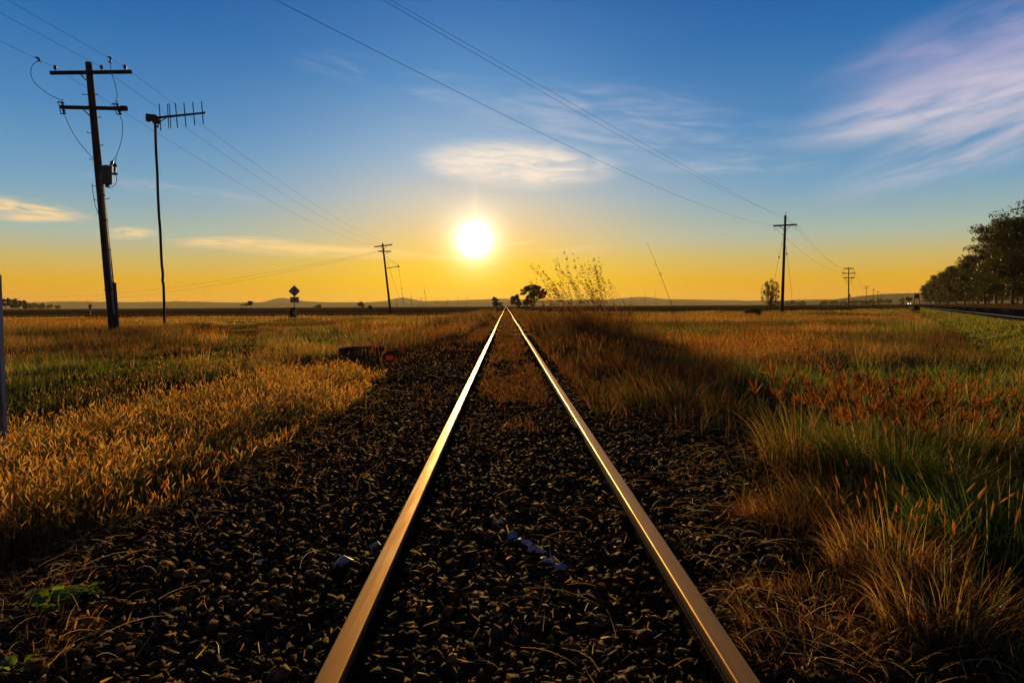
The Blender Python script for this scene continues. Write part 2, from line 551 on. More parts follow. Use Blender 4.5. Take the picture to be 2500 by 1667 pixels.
left = x < -1
blend((0.12, 0.065, 0.02), smooth(18, 70, y))                                   # straw-coloured meadow farther out
blend((0.13, 0.062, 0.018), smooth(20, 60, y) * (x > 0))
plough = np.where(x < 0, smooth(84, 92, y), smooth(118, 126, y + 0.1 * x)) * (c < 0)
plough = plough * (1 - (np.abs(x - TRK) < 7))
blend((0.045, 0.024, 0.012), plough)
blend((0.20, 0.13, 0.035), (x < -8) * smooth(128, 132, y) * (1 - smooth(150, 156, y)))   # pale mown strip
blend((0.075, 0.042, 0.02), smooth(160, 175, y) * (c < 0) * (np.abs(x) > 7))
blend((0.10, 0.075, 0.05), smooth(1500, 4000, y))
blend((0.14, 0.085, 0.022), (c > -6) * smooth(30, 50, y) * (c < 5) * (1 - smooth(1500, 3000, y)))
blend((0.11, 0.115, 0.022), smooth(2.0, 2.6, c) * (c < 5.3))                   # mown verge
blend((0.2, 0.12, 0.03), smooth(15, 16, c))
bed = (x > bal_left(y)) & (x < bal_right(y))
blend((0.022, 0.019, 0.016), bed.astype(float))
blend((0.06, 0.036, 0.02), bed * smooth(14, 40, y))
m, nt, out = new_mat('ground')
b = nt.nodes.new('ShaderNodeBsdfDiffuse')
at_ = nt.nodes.new('ShaderNodeAttribute'); at_.attribute_name = 'tint'
tcg = nt.nodes.new('ShaderNodeTexCoord')
hs = []
for sc, st_ in ((0.35, (1, 1, 1)), (6.0, (1, 1, 1)), (0.9, (0.15, 1, 1))):
    mp = nt.nodes.new('ShaderNodeMapping'); mp.inputs['Scale'].default_value = st_
    nt.links.new(tcg.outputs['Object'], mp.inputs[0])
    no = nt.nodes.new('ShaderNodeTexNoise'); no.inputs['Scale'].default_value = sc; no.inputs['Detail'].default_value = 8
    nt.links.new(mp.outputs[0], no.inputs['Vector'])
    mr = nt.nodes.new('ShaderNodeMapRange'); mr.inputs[1].default_value = 0.3; mr.inputs[2].default_value = 0.7
    mr.inputs[3].default_value = 0.6; mr.inputs[4].default_value = 1.4
    nt.links.new(no.outputs[0], mr.inputs[0]); hs.append((no, mr))
prev = at_.outputs['Color']
for no, mr in hs:
    mm = nt.nodes.new('ShaderNodeMix'); mm.data_type = 'RGBA'; mm.blend_type = 'MULTIPLY'; mm.inputs[0].default_value = 1
    nt.links.new(prev, mm.inputs[6]); nt.links.new(mr.outputs[0], mm.inputs[7]); prev = mm.outputs[2]
nt.links.new(prev, b.inputs['Color'])
bp = nt.nodes.new('ShaderNodeBump'); bp.inputs['Strength'].default_value = 0.8; bp.inputs['Distance'].default_value = 0.06
nt.links.new(hs[1][0].outputs[0], bp.inputs['Height']); nt.links.new(bp.outputs[0], b.inputs['Normal'])
nt.links.new(b.outputs[0], out.inputs[0])
ground = mesh_from('ground', co, quads, gcol, m, smooth_shade=True)
tag(ground, kind='structure')

# ------------------------------------------------------------------ hills
def hills(profile, dist, seed, depth, bump):
    """profile: (u, v) crest points read off the skyline; a rounded range at that distance"""
    us = np.array([p[0] for p in profile], float); vs = np.array([p[1] for p in profile], float)
    n = 700
    uu = np.linspace(us[0], us[-1], n); vv = np.interp(uu, us, vs)
    ker = np.ones(9) / 9
    vv = np.convolve(np.pad(vv, 4, 'edge'), ker, 'valid')
    rows = []
    for i in range(n):
        p = at(uu[i], vv[i], dist)
        h = max(p.z, 0.5) + bump * (fbm(np.array([uu[i] * 0.35 + seed]), np.array([seed * 3.1]), 3)[0] - 0.3)
        h += bump * 0.7 * max(0.0, rnd.random() - 0.55)
        xx = p.x
        rows.append([(xx * (1 - 0.5 * depth / dist), dist - 0.5 * depth, -1.5), (xx * (1 - 0.3 * depth / dist), dist - 0.3 * depth, h * 0.45), (xx * (1 - 0.1 * depth / dist), dist - 0.1 * depth, h * 0.88),
                     (xx, dist, h), (xx * (1 + 0.12 * depth / dist), dist + 0.12 * depth, h * 0.8), (xx * (1 + 0.4 * depth / dist), dist + 0.4 * depth, -1.5)])
    co = np.array(rows).reshape(-1, 3)
    ii = (np.arange(n - 1)[:, None] * 6 + np.arange(5)[None]).ravel()
    q = np.stack([ii, ii + 6, ii + 7, ii + 1], 1)
    return co, q


HM = pmat('forest_hill', (0.045, 0.05, 0.03), 0.95, var=0.4, scale=0.01, spec=0.0)
for prof, dist, sd_, dep, bm_ in (
    ([(-500, 737), (-100, 740), (60, 739), (170, 736), (320, 738), (450, 736), (560, 739), (640, 738), (800, 739), (1000, 740), (1200, 738), (1400, 735), (1600, 733), (1750, 735), (1900, 734), (2000, 731), (2300, 736), (3000, 735)], 6200, 1.0, 900, 7),
    ([(480, 752), (600, 744), (650, 736), (672, 729), (688, 726.5), (705, 729), (740, 735), (800, 738), (900, 738), (940, 735), (965, 729), (982, 726), (1000, 729), (1030, 735), (1100, 734), (1230, 729), (1300, 733), (1480, 731), (1555, 725), (1580, 725), (1620, 730), (1800, 733), (1900, 740)], 7600, 2.0, 1000, 3),
    ([(1850, 745), (1960, 737), (2040, 731), (2110, 722), (2160, 718), (2230, 716), (2330, 717), (2450, 720), (2600, 722), (2900, 730)], 4200, 3.0, 800, 5)):
    co_, q_ = hills(prof, dist, sd_, dep, bm_)
    tag(mesh_from('hills', co_, q_, None, HM, smooth_shade=True), kind='structure')

# ------------------------------------------------------------------ haze
hm, nt, out = new_mat('haze')
pv = nt.nodes.new('ShaderNodeVolumePrincipled')
pv.inputs['Color'].default_value = (0.95, 0.86, 0.62, 1)
pv.inputs['Density'].default_value = 0.000055
pv.inputs['Anisotropy'].default_value = 0.25
nt.links.new(pv.outputs[0], out.inputs['Volume'])
hb = MB(); hb.box((0, 4550, 68), (19000, 9700, 142))
hz = hb.build('haze', hm)
tag(hz, kind='stuff')

# ------------------------------------------------------------------ road
rm = pmat('asphalt', (0.02, 0.02, 0.022), 0.95, var=0.4, scale=2, spec=0.0)
wm = pmat('road_paint', (0.7, 0.7, 0.72), 0.7, var=0.2, scale=3)


def strip(c0, c1, z, ys, name, mat, kind='structure', skirt=0.0):
    v = []; f = []
    for y_ in ys:
        row = [(c0 + RDX * y_, y_, z), (c1 + RDX * y_, y_, z)]
        if skirt: row = [(c0 - 0.5 + RDX * y_, y_, z - skirt)] + row + [(c1 + 0.5 + RDX * y_, y_, z - skirt)]
        v += row
    k = len(v) // len(ys)
    for i in range(len(ys) - 1):
        for j in range(k - 1): f.append((i * k + j, i * k + j + 1, (i + 1) * k + j + 1, (i + 1) * k + j))
    mb = MB(); mb.add(v, f)
    return tag(mb.build(name, mat), kind=kind)


ys = list(np.linspace(-2, 100, 30)) + list(np.geomspace(110, 2600, 30))
strip(5.3, 15.2, 0.49, ys, 'road', rm, skirt=0.35)
strip(5.75, 6.0, 0.494, ys, 'road_edge_line', wm)
strip(14.45, 14.7, 0.494, ys, 'road_edge_line', wm)
mb = MB()
for y0 in np.arange(0, 700, 12.0):
    p = [(10.15 + RDX * y0, y0, 0.494), (10.3 + RDX * y0, y0, 0.494), (10.3 + RDX * (y0 + 4), y0 + 4, 0.494), (10.15 + RDX * (y0 + 4), y0 + 4, 0.494)]
    mb.add(p, [(0, 1, 2, 3)])
tag(mb.build('road_centre_line', wm), kind='structure')

# ------------------------------------------------------------------ rails
def steel_top():
    m, nt, out = new_mat('worn_rail_top')
    b = nt.nodes.new('ShaderNodeBsdfPrincipled'); nt.links.new(b.outputs[0], out.inputs[0])
    tc = nt.nodes.new('ShaderNodeTexCoord')
    mp = nt.nodes.new('ShaderNodeMapping'); mp.inputs['Scale'].default_value = (60, 1.5, 60)
    nt.links.new(tc.outputs['Object'], mp.inputs[0])
    no = nt.nodes.new('ShaderNodeTexNoise'); no.inputs['Scale'].default_value = 1.0; no.inputs['Detail'].default_value = 6
    nt.links.new(mp.outputs[0], no.inputs['Vector'])
    n2 = nt.nodes.new('ShaderNodeTexNoise'); n2.inputs['Scale'].default_value = 260; n2.inputs['Detail'].default_value = 3
    nt.links.new(tc.outputs['Object'], n2.inputs['Vector'])
    ra = nt.nodes.new('ShaderNodeValToRGB'); ra.color_ramp.elements[0].position = 0.3; ra.color_ramp.elements[1].position = 0.7
    ra.color_ramp.elements[0].color = (0.30, 0.145, 0.024, 1); ra.color_ramp.elements[1].color = (0.50, 0.27, 0.045, 1)
    nt.links.new(no.outputs[0], ra.inputs[0]); nt.links.new(ra.outputs[0], b.inputs['Base Color'])
    mr = nt.nodes.new('ShaderNodeMapRange'); mr.inputs[3].default_value = 0.27; mr.inputs[4].default_value = 0.37
    nt.links.new(no.outputs[0], mr.inputs[0]); nt.links.new(mr.outputs[0], b.inputs['Roughness'])
    b.inputs['Metallic'].default_value = 1.0
    g2 = nt.nodes.new('ShaderNodeBsdfGlossy'); g2.inputs['Roughness'].default_value = 0.62; g2.inputs[0].default_value = (0.6, 0.34, 0.09, 1)
    df = nt.nodes.new('ShaderNodeBsdfDiffuse'); df.inputs[0].default_value = (0.42, 0.2, 0.07, 1)
    x1 = nt.nodes.new('ShaderNodeMixShader'); x1.inputs[0].default_value = 0.5
    nt.links.new(g2.outputs[0], x1.inputs[1]); nt.links.new(df.outputs[0], x1.inputs[2])
    x2 = nt.nodes.new('ShaderNodeMixShader'); x2.inputs[0].default_value = 0.55
    n3 = nt.nodes.new('ShaderNodeTexNoise'); n3.inputs['Scale'].default_value = 9; n3.inputs['Detail'].default_value = 8; n3.inputs['Roughness'].default_value = 0.7
    mp3 = nt.nodes.new('ShaderNodeMapping'); mp3.inputs['Scale'].default_value = (3, 0.35, 1)
    nt.links.new(tc.outputs['Object'], mp3.inputs[0]); nt.links.new(mp3.outputs[0], n3.inputs['Vector'])
    m3 = nt.nodes.new('ShaderNodeMapRange'); m3.inputs[1].default_value = 0.35; m3.inputs[2].default_value = 0.68; m3.inputs[3].default_value = 0.4; m3.inputs[4].default_value = 0.85
    nt.links.new(n3.outputs[0], m3.inputs[0]); nt.links.new(m3.outputs[0], x2.inputs[0])
    nt.links.new(b.outputs[0], x2.inputs[1]); nt.links.new(x1.outputs[0], x2.inputs[2]); nt.links.new(x2.outputs[0], out.inputs[0])
    bp = nt.nodes.new('ShaderNodeBump'); bp.inputs['Strength'].default_value = 0.12; bp.inputs['Distance'].default_value = 0.001
    nt.links.new(n2.outputs[0], bp.inputs['Height']); nt.links.new(bp.outputs[0], b.inputs['Normal'])
    return m


MAT['rail_top'] = steel_top()
MAT['rail_side'] = pmat('rusty_rail', (0.075, 0.035, 0.02), 0.8, var=0.4, scale=25, spec=0.3)
HW = 0.034
PROF = [(-0.055, 0.01), (-0.055, 0.022), (-0.012, 0.036), (-0.009, 0.088), (-HW, 0.096), (-HW, 0.119), (-HW + 0.0018, 0.1275), (-HW + 0.006, 0.1295), (0, 0.130),
        (HW - 0.006, 0.1295), (HW - 0.0018, 0.1275), (HW, 0.119), (HW, 0.096), (0.009, 0.088), (0.012, 0.036), (0.055, 0.022), (0.055, 0.01)]


def rail(xc, label):
    ysr = np.concatenate([np.linspace(-6, 30, 60), np.geomspace(31, 1000, 70)])
    wob = 0.012 * (vnoise(ysr * 0.12, ysr * 0 + xc * 3) - 0.5) * smooth(6, 20, ysr) * 2 + 0.1 * (vnoise(ysr * 0.02, ysr * 0 + 2.5) - 0.5) * smooth(25, 90, ysr)
    hz_ = 0.03 * (vnoise(ysr * 0.05, ysr * 0 + 9) - 0.5) * smooth(15, 60, ysr)
    mb = MB(); v = []; n = len(PROF)
    for i, y_ in enumerate(ysr):
        v += [(xc + wob[i] + px, y_, pz_ + hz_[i]) for px, pz_ in PROF]
    top = []; side = []
    for i in range(len(ysr) - 1):
        for j in range(n):
            j2 = (j + 1) % n
            (top if 5 <= j <= 10 else side).append((i * n + j, i * n + j2, (i + 1) * n + j2, (i + 1) * n + j))
    mb.add(v, top, 0); mb.f += side; mb.m += [1] * len(side)
    o = mb.build('rail', [MAT['rail_top'], MAT['rail_side']])
    me = o.data
    return tag(o, label, 'rail', 'rails of the railway track')


XL, XR = TRK - 0.5685, TRK + 0.5685
railL = rail(XL, 'worn steel rail lit white and gold by the sun, nearer the foxtail grass')
railR = rail(XR, 'duller gold steel rail with a joint, nearer the dry cane grass')
# fishplated joint on the right-hand rail
mb = MB()
for s in (-1, 1): mb.box((XR + s * 0.021, 6.15, 0.062), (0.018, 0.46, 0.062), bev=0.004)
fp = mb.build('fishplate', MAT['rail_side'], railR)
for s in (-1, 1):
    for q in (-0.16, -0.055, 0.055, 0.16):
        mb = MB(); mb.tube([(XR + s * 0.026, 6.15 + q, 0.062), (XR + s * 0.05, 6.15 + q, 0.062)], 0.013, 6); mb.build('bolt', MAT['rail_side'], fp)
mb = MB(); mb.box((XR, 6.15, 0.1265), (2 * HW + 0.002, 0.008, 0.0085))
mb.build('joint_gap', MAT['sign_black'], railR)

# sleepers that still show through the ballast, and the two plates beside the rails
def sleeper(y_, z, tilt, label):
    o = empty('sleeper', (TRK, y_, z), label, 'sleeper', 'timber sleepers under the track')
    mb = MB(); mb.box((TRK, y_, z), (2.1, 0.22, 0.12), Matrix.Rotation(tilt, 3, 'Z'), bev=0.012)
    mb.build('timber', MAT['timber'], o)
    return o


sleeper_proto = sleeper(35.9, 0.0, 0.01, 'sunlit pale timber sleeper, the most exposed across the track')
for xx in (XL, XR):
    mb = MB()
    mb.box((xx, 35.9, 0.068), (0.3, 0.18, 0.014), bev=0.003)
    for s in (-1, 1):
        mb.tube([(xx + s * 0.09, 35.88, 0.07), (xx + s * 0.09, 35.88, 0.115)], 0.018, 8)
    mb.build('base_plate', MAT['timber'], sleeper_proto)
for y_ in (26.3, 31.2, 41.0, 46.5, 52.3, 61.0, 70.5, 84.0, 98.0):
    c_ = copy_tree(sleeper_proto)
    c_.location = (TRK + rnd.uniform(-0.08, 0.08), y_, rnd.uniform(-0.025, -0.005)); c_.rotation_euler.z = rnd.uniform(-0.03, 0.03)
    c_['label'] = 'weathered timber sleeper half buried in ballast across the track'

# ------------------------------------------------------------------ ballast
def hull_template(r, n=11):
    bm = bmesh.new()
    for i in range(n):
        d = Vector((r.gauss(0, 1), r.gauss(0, 1), r.gauss(0, 1))).normalized()
        bm.verts.new((d.x * r.uniform(0.8, 1.15), d.y * r.uniform(0.55, 1.0), d.z * r.uniform(0.4, 0.75)))
    res = bmesh.ops.convex_hull(bm, input=bm.verts[:])
    loose = [v for v in bm.verts if not v.link_faces]
    bmesh.ops.delete(bm, geom=loose, context='VERTS')
    bmesh.ops.triangulate(bm, faces=bm.faces[:])
    bmesh.ops.recalc_face_normals(bm, faces=bm.faces[:])
    bm.verts.index_update()
    v = np.array([q.co[:] for q in bm.verts]); f = np.array([[q.index for q in ff.verts] for ff in bm.faces])
    bm.free()
    return v, f


TPL = [hull_template(rnd, rnd.choice((7, 8, 8, 9, 10))) for _ in range(14)]


def rand_rot(n):
    q = R.normal(size=(n, 4)); q /= np.linalg.norm(q, axis=1)[:, None]
    w, x_, y_, z_ = q.T
    return np.stack([np.stack([1 - 2 * (y_ * y_ + z_ * z_), 2 * (x_ * y_ - z_ * w), 2 * (x_ * z_ + y_ * w)], 1),
                     np.stack([2 * (x_ * y_ + z_ * w), 1 - 2 * (x_ * x_ + z_ * z_), 2 * (y_ * z_ - x_ * w)], 1),
                     np.stack([2 * (x_ * z_ - y_ * w), 2 * (y_ * z_ + x_ * w), 1 - 2 * (x_ * x_ + y_ * y_)], 1)], 1)


def stones(n, y0, y1, smin, smax, wl=0.25):
    y_ = np.exp(R.uniform(math.log(y0), math.log(y1), n * 3))
    x_ = R.uniform(-3.6, 2.4, n * 3)
    l, r_ = bal_left(y_), bal_right(y_)
    edge = np.minimum(x_ - l, r_ - x_)
    keep = R.random(n * 3) < smooth(-0.35, 0.15, edge)
    on_rail = (np.abs(x_ - XL) < 0.055) | (np.abs(x_ - XR) < 0.055)
    keep &= ~on_rail
    keep &= R.random(n * 3) > smooth(13, 22, y_)
    x_, y_ = x_[keep][:n], y_[keep][:n]
    return x_, y_


VS, FS, CS = [], [], []
nv = 0
for (n, y0, y1, smin, smax) in ((24000, 1.5, 5.2, 0.013, 0.034), (22000, 4.5, 11, 0.016, 0.034), (8000, 10, 22, 0.026, 0.045)):
    x_, y_ = stones(n, y0, y1, smin, smax)
    n = len(x_)
    sz = R.uniform(smin, smax, n) * R.choice([0.6, 0.85, 1, 1.25], n)
    z_ = terr(x_, y_) + R.uniform(-0.2, 0.6, n) * sz + 0.02 * (vnoise(x_ * 5, y_ * 5) - 0.5)
    rot = rand_rot(n)
    rot[:, 2, :] *= 0.8
    colr = np.array([0.066, 0.04, 0.02]) * R.uniform(0.5, 1.6, (n, 1))
    tan = R.random(n) < 0.16
    colr[tan] = np.array([0.2, 0.125, 0.055]) * R.uniform(0.7, 1.3, (tan.sum(), 1))
    which = R.integers(0, len(TPL), n)
    for k, (tv, tf) in enumerate(TPL):
        s_ = np.where(which == k)[0]
        if not len(s_): continue
        P = np.einsum('nij,kj->nki', rot[s_], tv) * sz[s_][:, None, None] + np.stack([x_[s_], y_[s_], z_[s_]], 1)[:, None, :]
        VS.append(P.reshape(-1, 3)); m_ = len(tv)
        FS.append((tf[None] + (np.arange(len(s_)) * m_)[:, None, None]).reshape(-1, 3) + nv)
        CS.append(np.repeat(colr[s_], m_, 0)); nv += len(s_) * m_
m, nt, out = new_mat('ballast_stone')
b = nt.nodes.new('ShaderNodeBsdfPrincipled'); nt.links.new(b.outputs[0], out.inputs[0])
a = nt.nodes.new('ShaderNodeAttribute'); a.attribute_name = 'tint'; nt.links.new(a.outputs['Color'], b.inputs['Base Color'])
b.inputs['Roughness'].default_value = 0.85; b.inputs['Specular IOR Level'].default_value = 0.05
tcs = nt.nodes.new('ShaderNodeTexCoord'); no = nt.nodes.new('ShaderNodeTexNoise'); no.inputs['Scale'].default_value = 90; no.inputs['Detail'].default_value = 5
nt.links.new(tcs.outputs['Object'], no.inputs['Vector'])
bp = nt.nodes.new('ShaderNodeBump'); bp.inputs['Strength'].default_value = 0.6; bp.inputs['Distance'].default_value = 0.006
nt.links.new(no.outputs[0], bp.inputs['Height']); nt.links.new(bp.outputs[0], b.inputs['Normal'])
MAT['stone'] = m
tag(mesh_from('ballast', np.concatenate(VS), np.concatenate(FS), np.concatenate(CS), m), kind='stuff')


def ground_at(u, v):
    """where the line of sight meets the ground"""
    d = ray(u, v); t = 2.0
    for _ in range(60):
        p = CAM + d * t
        t += (p.z - tz(p.x, p.y)) / max(-d.z, 1e-4) * 0.7
    return CAM + d * t


def single_stone(name, u, v, s, mat, label, cat='stone', group=None, k=0, sq=1.0):
    p = ground_at(u, v)
    tv, tf = TPL[k % len(TPL)]; s *= 0.8
    rr = Matrix.Rotation(rnd.uniform(0, 6), 3, 'Z')
    mb = MB(); mb.add([rr @ Vector((q[0] * s, q[1] * s, q[2] * s * sq)) for q in tv], [tuple(q) for q in tf])
    o = mb.build(name, mat); o.location = (p.x, p.y, p.z + 0.022 + s * 0.25)
    return tag(o, label, cat, group)


g = 'paint-marked stones between the rails'
W_ = 'white-painted ballast stone in the broken pale line between the rails'
B_ = 'white-painted ballast stone coloured shade-blue in the broken line between the rails'
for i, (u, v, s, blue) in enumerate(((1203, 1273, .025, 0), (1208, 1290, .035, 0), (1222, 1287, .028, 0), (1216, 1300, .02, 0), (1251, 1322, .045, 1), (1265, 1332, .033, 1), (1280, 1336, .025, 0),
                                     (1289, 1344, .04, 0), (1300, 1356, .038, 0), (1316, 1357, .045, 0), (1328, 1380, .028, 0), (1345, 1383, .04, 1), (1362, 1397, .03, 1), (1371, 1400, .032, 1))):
    single_stone('painted_stone', u, v, s, MAT['shade_blue_white' if blue else 'white_paint'], B_ if blue else W_, 'stone', g, i)
single_stone('painted_stone', 834, 1392, 0.07, MAT['white_paint'], 'large white-splashed stone beside the left rail', 'stone', None, 3, 0.8)
single_stone('painted_stone', 916, 1346, 0.04, MAT['white_paint'], 'small white stone touching the left rail', 'stone', None, 5)
single_stone('painted_stone', 630, 1386, 0.03, MAT['white_paint'], 'small whitish stone alone in the gravel left of the track', 'stone', None, 6)

# ------------------------------------------------------------------ plants: ribbons and seed heads
class Acc:
    def __init__(s): s.v = []; s.f = []; s.c = []; s.n = 0

    def ribbons(s, P, w, side, col, taper=0.8):
        """P (N,K,3) spine points; w (N,) base width; side (N,3) unit sideways; col (N,3)"""
        N, K, _ = P.shape
        if N == 0: return
        t = np.linspace(0, 1, K)[:-1]
        ww = (w[:, None] * (1 - t[None] ** 1.5 * taper))[:, :, None] * 0.5
        L = P[:, :-1] - side[:, None] * ww; Rr = P[:, :-1] + side[:, None] * ww
        V = np.empty((N, 2 * (K - 1) + 1, 3))
        V[:, 0:-1:2] = L; V[:, 1:-1:2] = Rr; V[:, -1] = P[:, -1]
        m = V.shape[1]
        f = []
        for i in range(K - 2):
            a = 2 * i
            f += [(a, a + 1, a + 3), (a, a + 3, a + 2)]
        f.append((2 * (K - 2), 2 * (K - 2) + 1, m - 1))
        f = np.array(f)
        s.f.append((f[None] + (np.arange(N) * m)[:, None, None]).reshape(-1, 3) + s.n)
        s.v.append(V.reshape(-1, 3)); s.c.append(np.repeat(col, m, 0)); s.n += N * m

    def spindles(s, B, ax, ln, rad, col):
        """elongated six-sided seed heads"""
        N = len(B)
        if N == 0: return
        ref = np.where(np.abs(ax[:, 2:3]) < 0.9, np.array([[0, 0, 1.0]]), np.array([[1.0, 0, 0]]))
        a = np.cross(ax, ref); a /= np.linalg.norm(a, axis=1)[:, None]
        b = np.cross(ax, a)
        V = np.empty((N, 8, 3)); V[:, 0] = B; V[:, 7] = B + ax * ln[:, None]
        for k in range(3):
            th = 2 * math.pi * k / 3
            d = (a * math.cos(th) + b * math.sin(th)) * rad[:, None]
            V[:, 1 + k] = B + ax * (ln * 0.25)[:, None] + d
            V[:, 4 + k] = B + ax * (ln * 0.75)[:, None] + d * 0.85
        f = []
        for k in range(3):
            j = (k + 1) % 3
            f += [(0, 1 + j, 1 + k), (1 + k, 1 + j, 4 + j), (1 + k, 4 + j, 4 + k), (4 + k, 4 + j, 7)]
        f = np.array(f)
        s.f.append((f[None] + (np.arange(N) * 8)[:, None, None]).reshape(-1, 3) + s.n)
        s.v.append(V.reshape(-1, 3)); s.c.append(np.repeat(col, 8, 0)); s.n += N * 8

    def build(s, name, mat, parent=None, origin=None):
        v = np.concatenate(s.v)
        if origin is not None:
            o = mesh_from(name, v - np.array(origin[:]), np.concatenate(s.f), np.concatenate(s.c), mat)
            o.location = origin
            return o
        if parent is not None: v = v - np.array(parent.location)
        return mesh_from(name, v, np.concatenate(s.f), np.concatenate(s.c), mat, parent)


def blades(acc, x, y, h, w, lean, col, K=3, droop=0.3, z0=None, heading=None):
    N = len(x)
    th = R.uniform(0, 2 * math.pi, N) if heading is None else heading
    d = np.stack([np.cos(th), np.sin(th), 0 * th], 1)
    t = np.linspace(0, 1, K)
    z = terr(x, y) if z0 is None else z0
    P = np.empty((N, K, 3))
    hor = (lean * h)[:, None] * t[None] ** 1.7
    P[:, :, 0] = x[:, None] + d[:, 0:1] * hor; P[:, :, 1] = y[:, None] + d[:, 1:2] * hor
    P[:, :, 2] = z[:, None] - 0.01 + h[:, None] * (t[None] - droop * (lean[:, None] * t[None] ** 2.5))
    ph = R.uniform(0, math.pi, N)
    sd_ = np.stack([np.cos(ph), np.sin(ph) * 0.55, 0 * ph], 1)
    sd_ /= np.linalg.norm(sd_, axis=1)[:, None]
    acc.ribbons(P, w, sd_, col)
    return P


def scatter(n, y0, y1, k=0.98, side=0):
    y = np.exp(R.uniform(math.log(y0), math.log(y1), n))
    lo = -k * y - 1.5 if side <= 0 else 0 * y
    hi = k * y + 1.5 if side >= 0 else 0 * y
    return R.uniform(0, 1, n) * (hi - lo) + lo, y


def mixcol(n, cols, probs, jit=0.25):
    i = R.choice(len(cols), n, p=np.array(probs) / sum(probs))
    c = np.array(cols)[i]
    return np.clip(c * R.uniform(1 - jit, 1 + jit, (n, 1)) * R.uniform(0.92, 1.08, (n, 3)), 0.004, 0.9)


STRAW = (0.55, 0.36, 0.13); GOLD = (0.62, 0.40, 0.12); RUST = (0.42, 0.17, 0.05); BROWN = (0.22, 0.11, 0.045)
GREEN = (0.08, 0.155, 0.02); DGREEN = (0.032, 0.07, 0.012); LGREEN = (0.16, 0.24, 0.045); OLIVE = (0.17, 0.18, 0.045)


def in_fox(x, y):
    return (x < bal_left(y) + 0.15) & (x > fox_left(y) + 1.8 * (fbm(x * 0.8 + 2, y * 0.8, 2) - 0.5)) & (y < 14.8) & (y > 3.1 + 0.5 * (x + 3.0) * (x > -3.0))


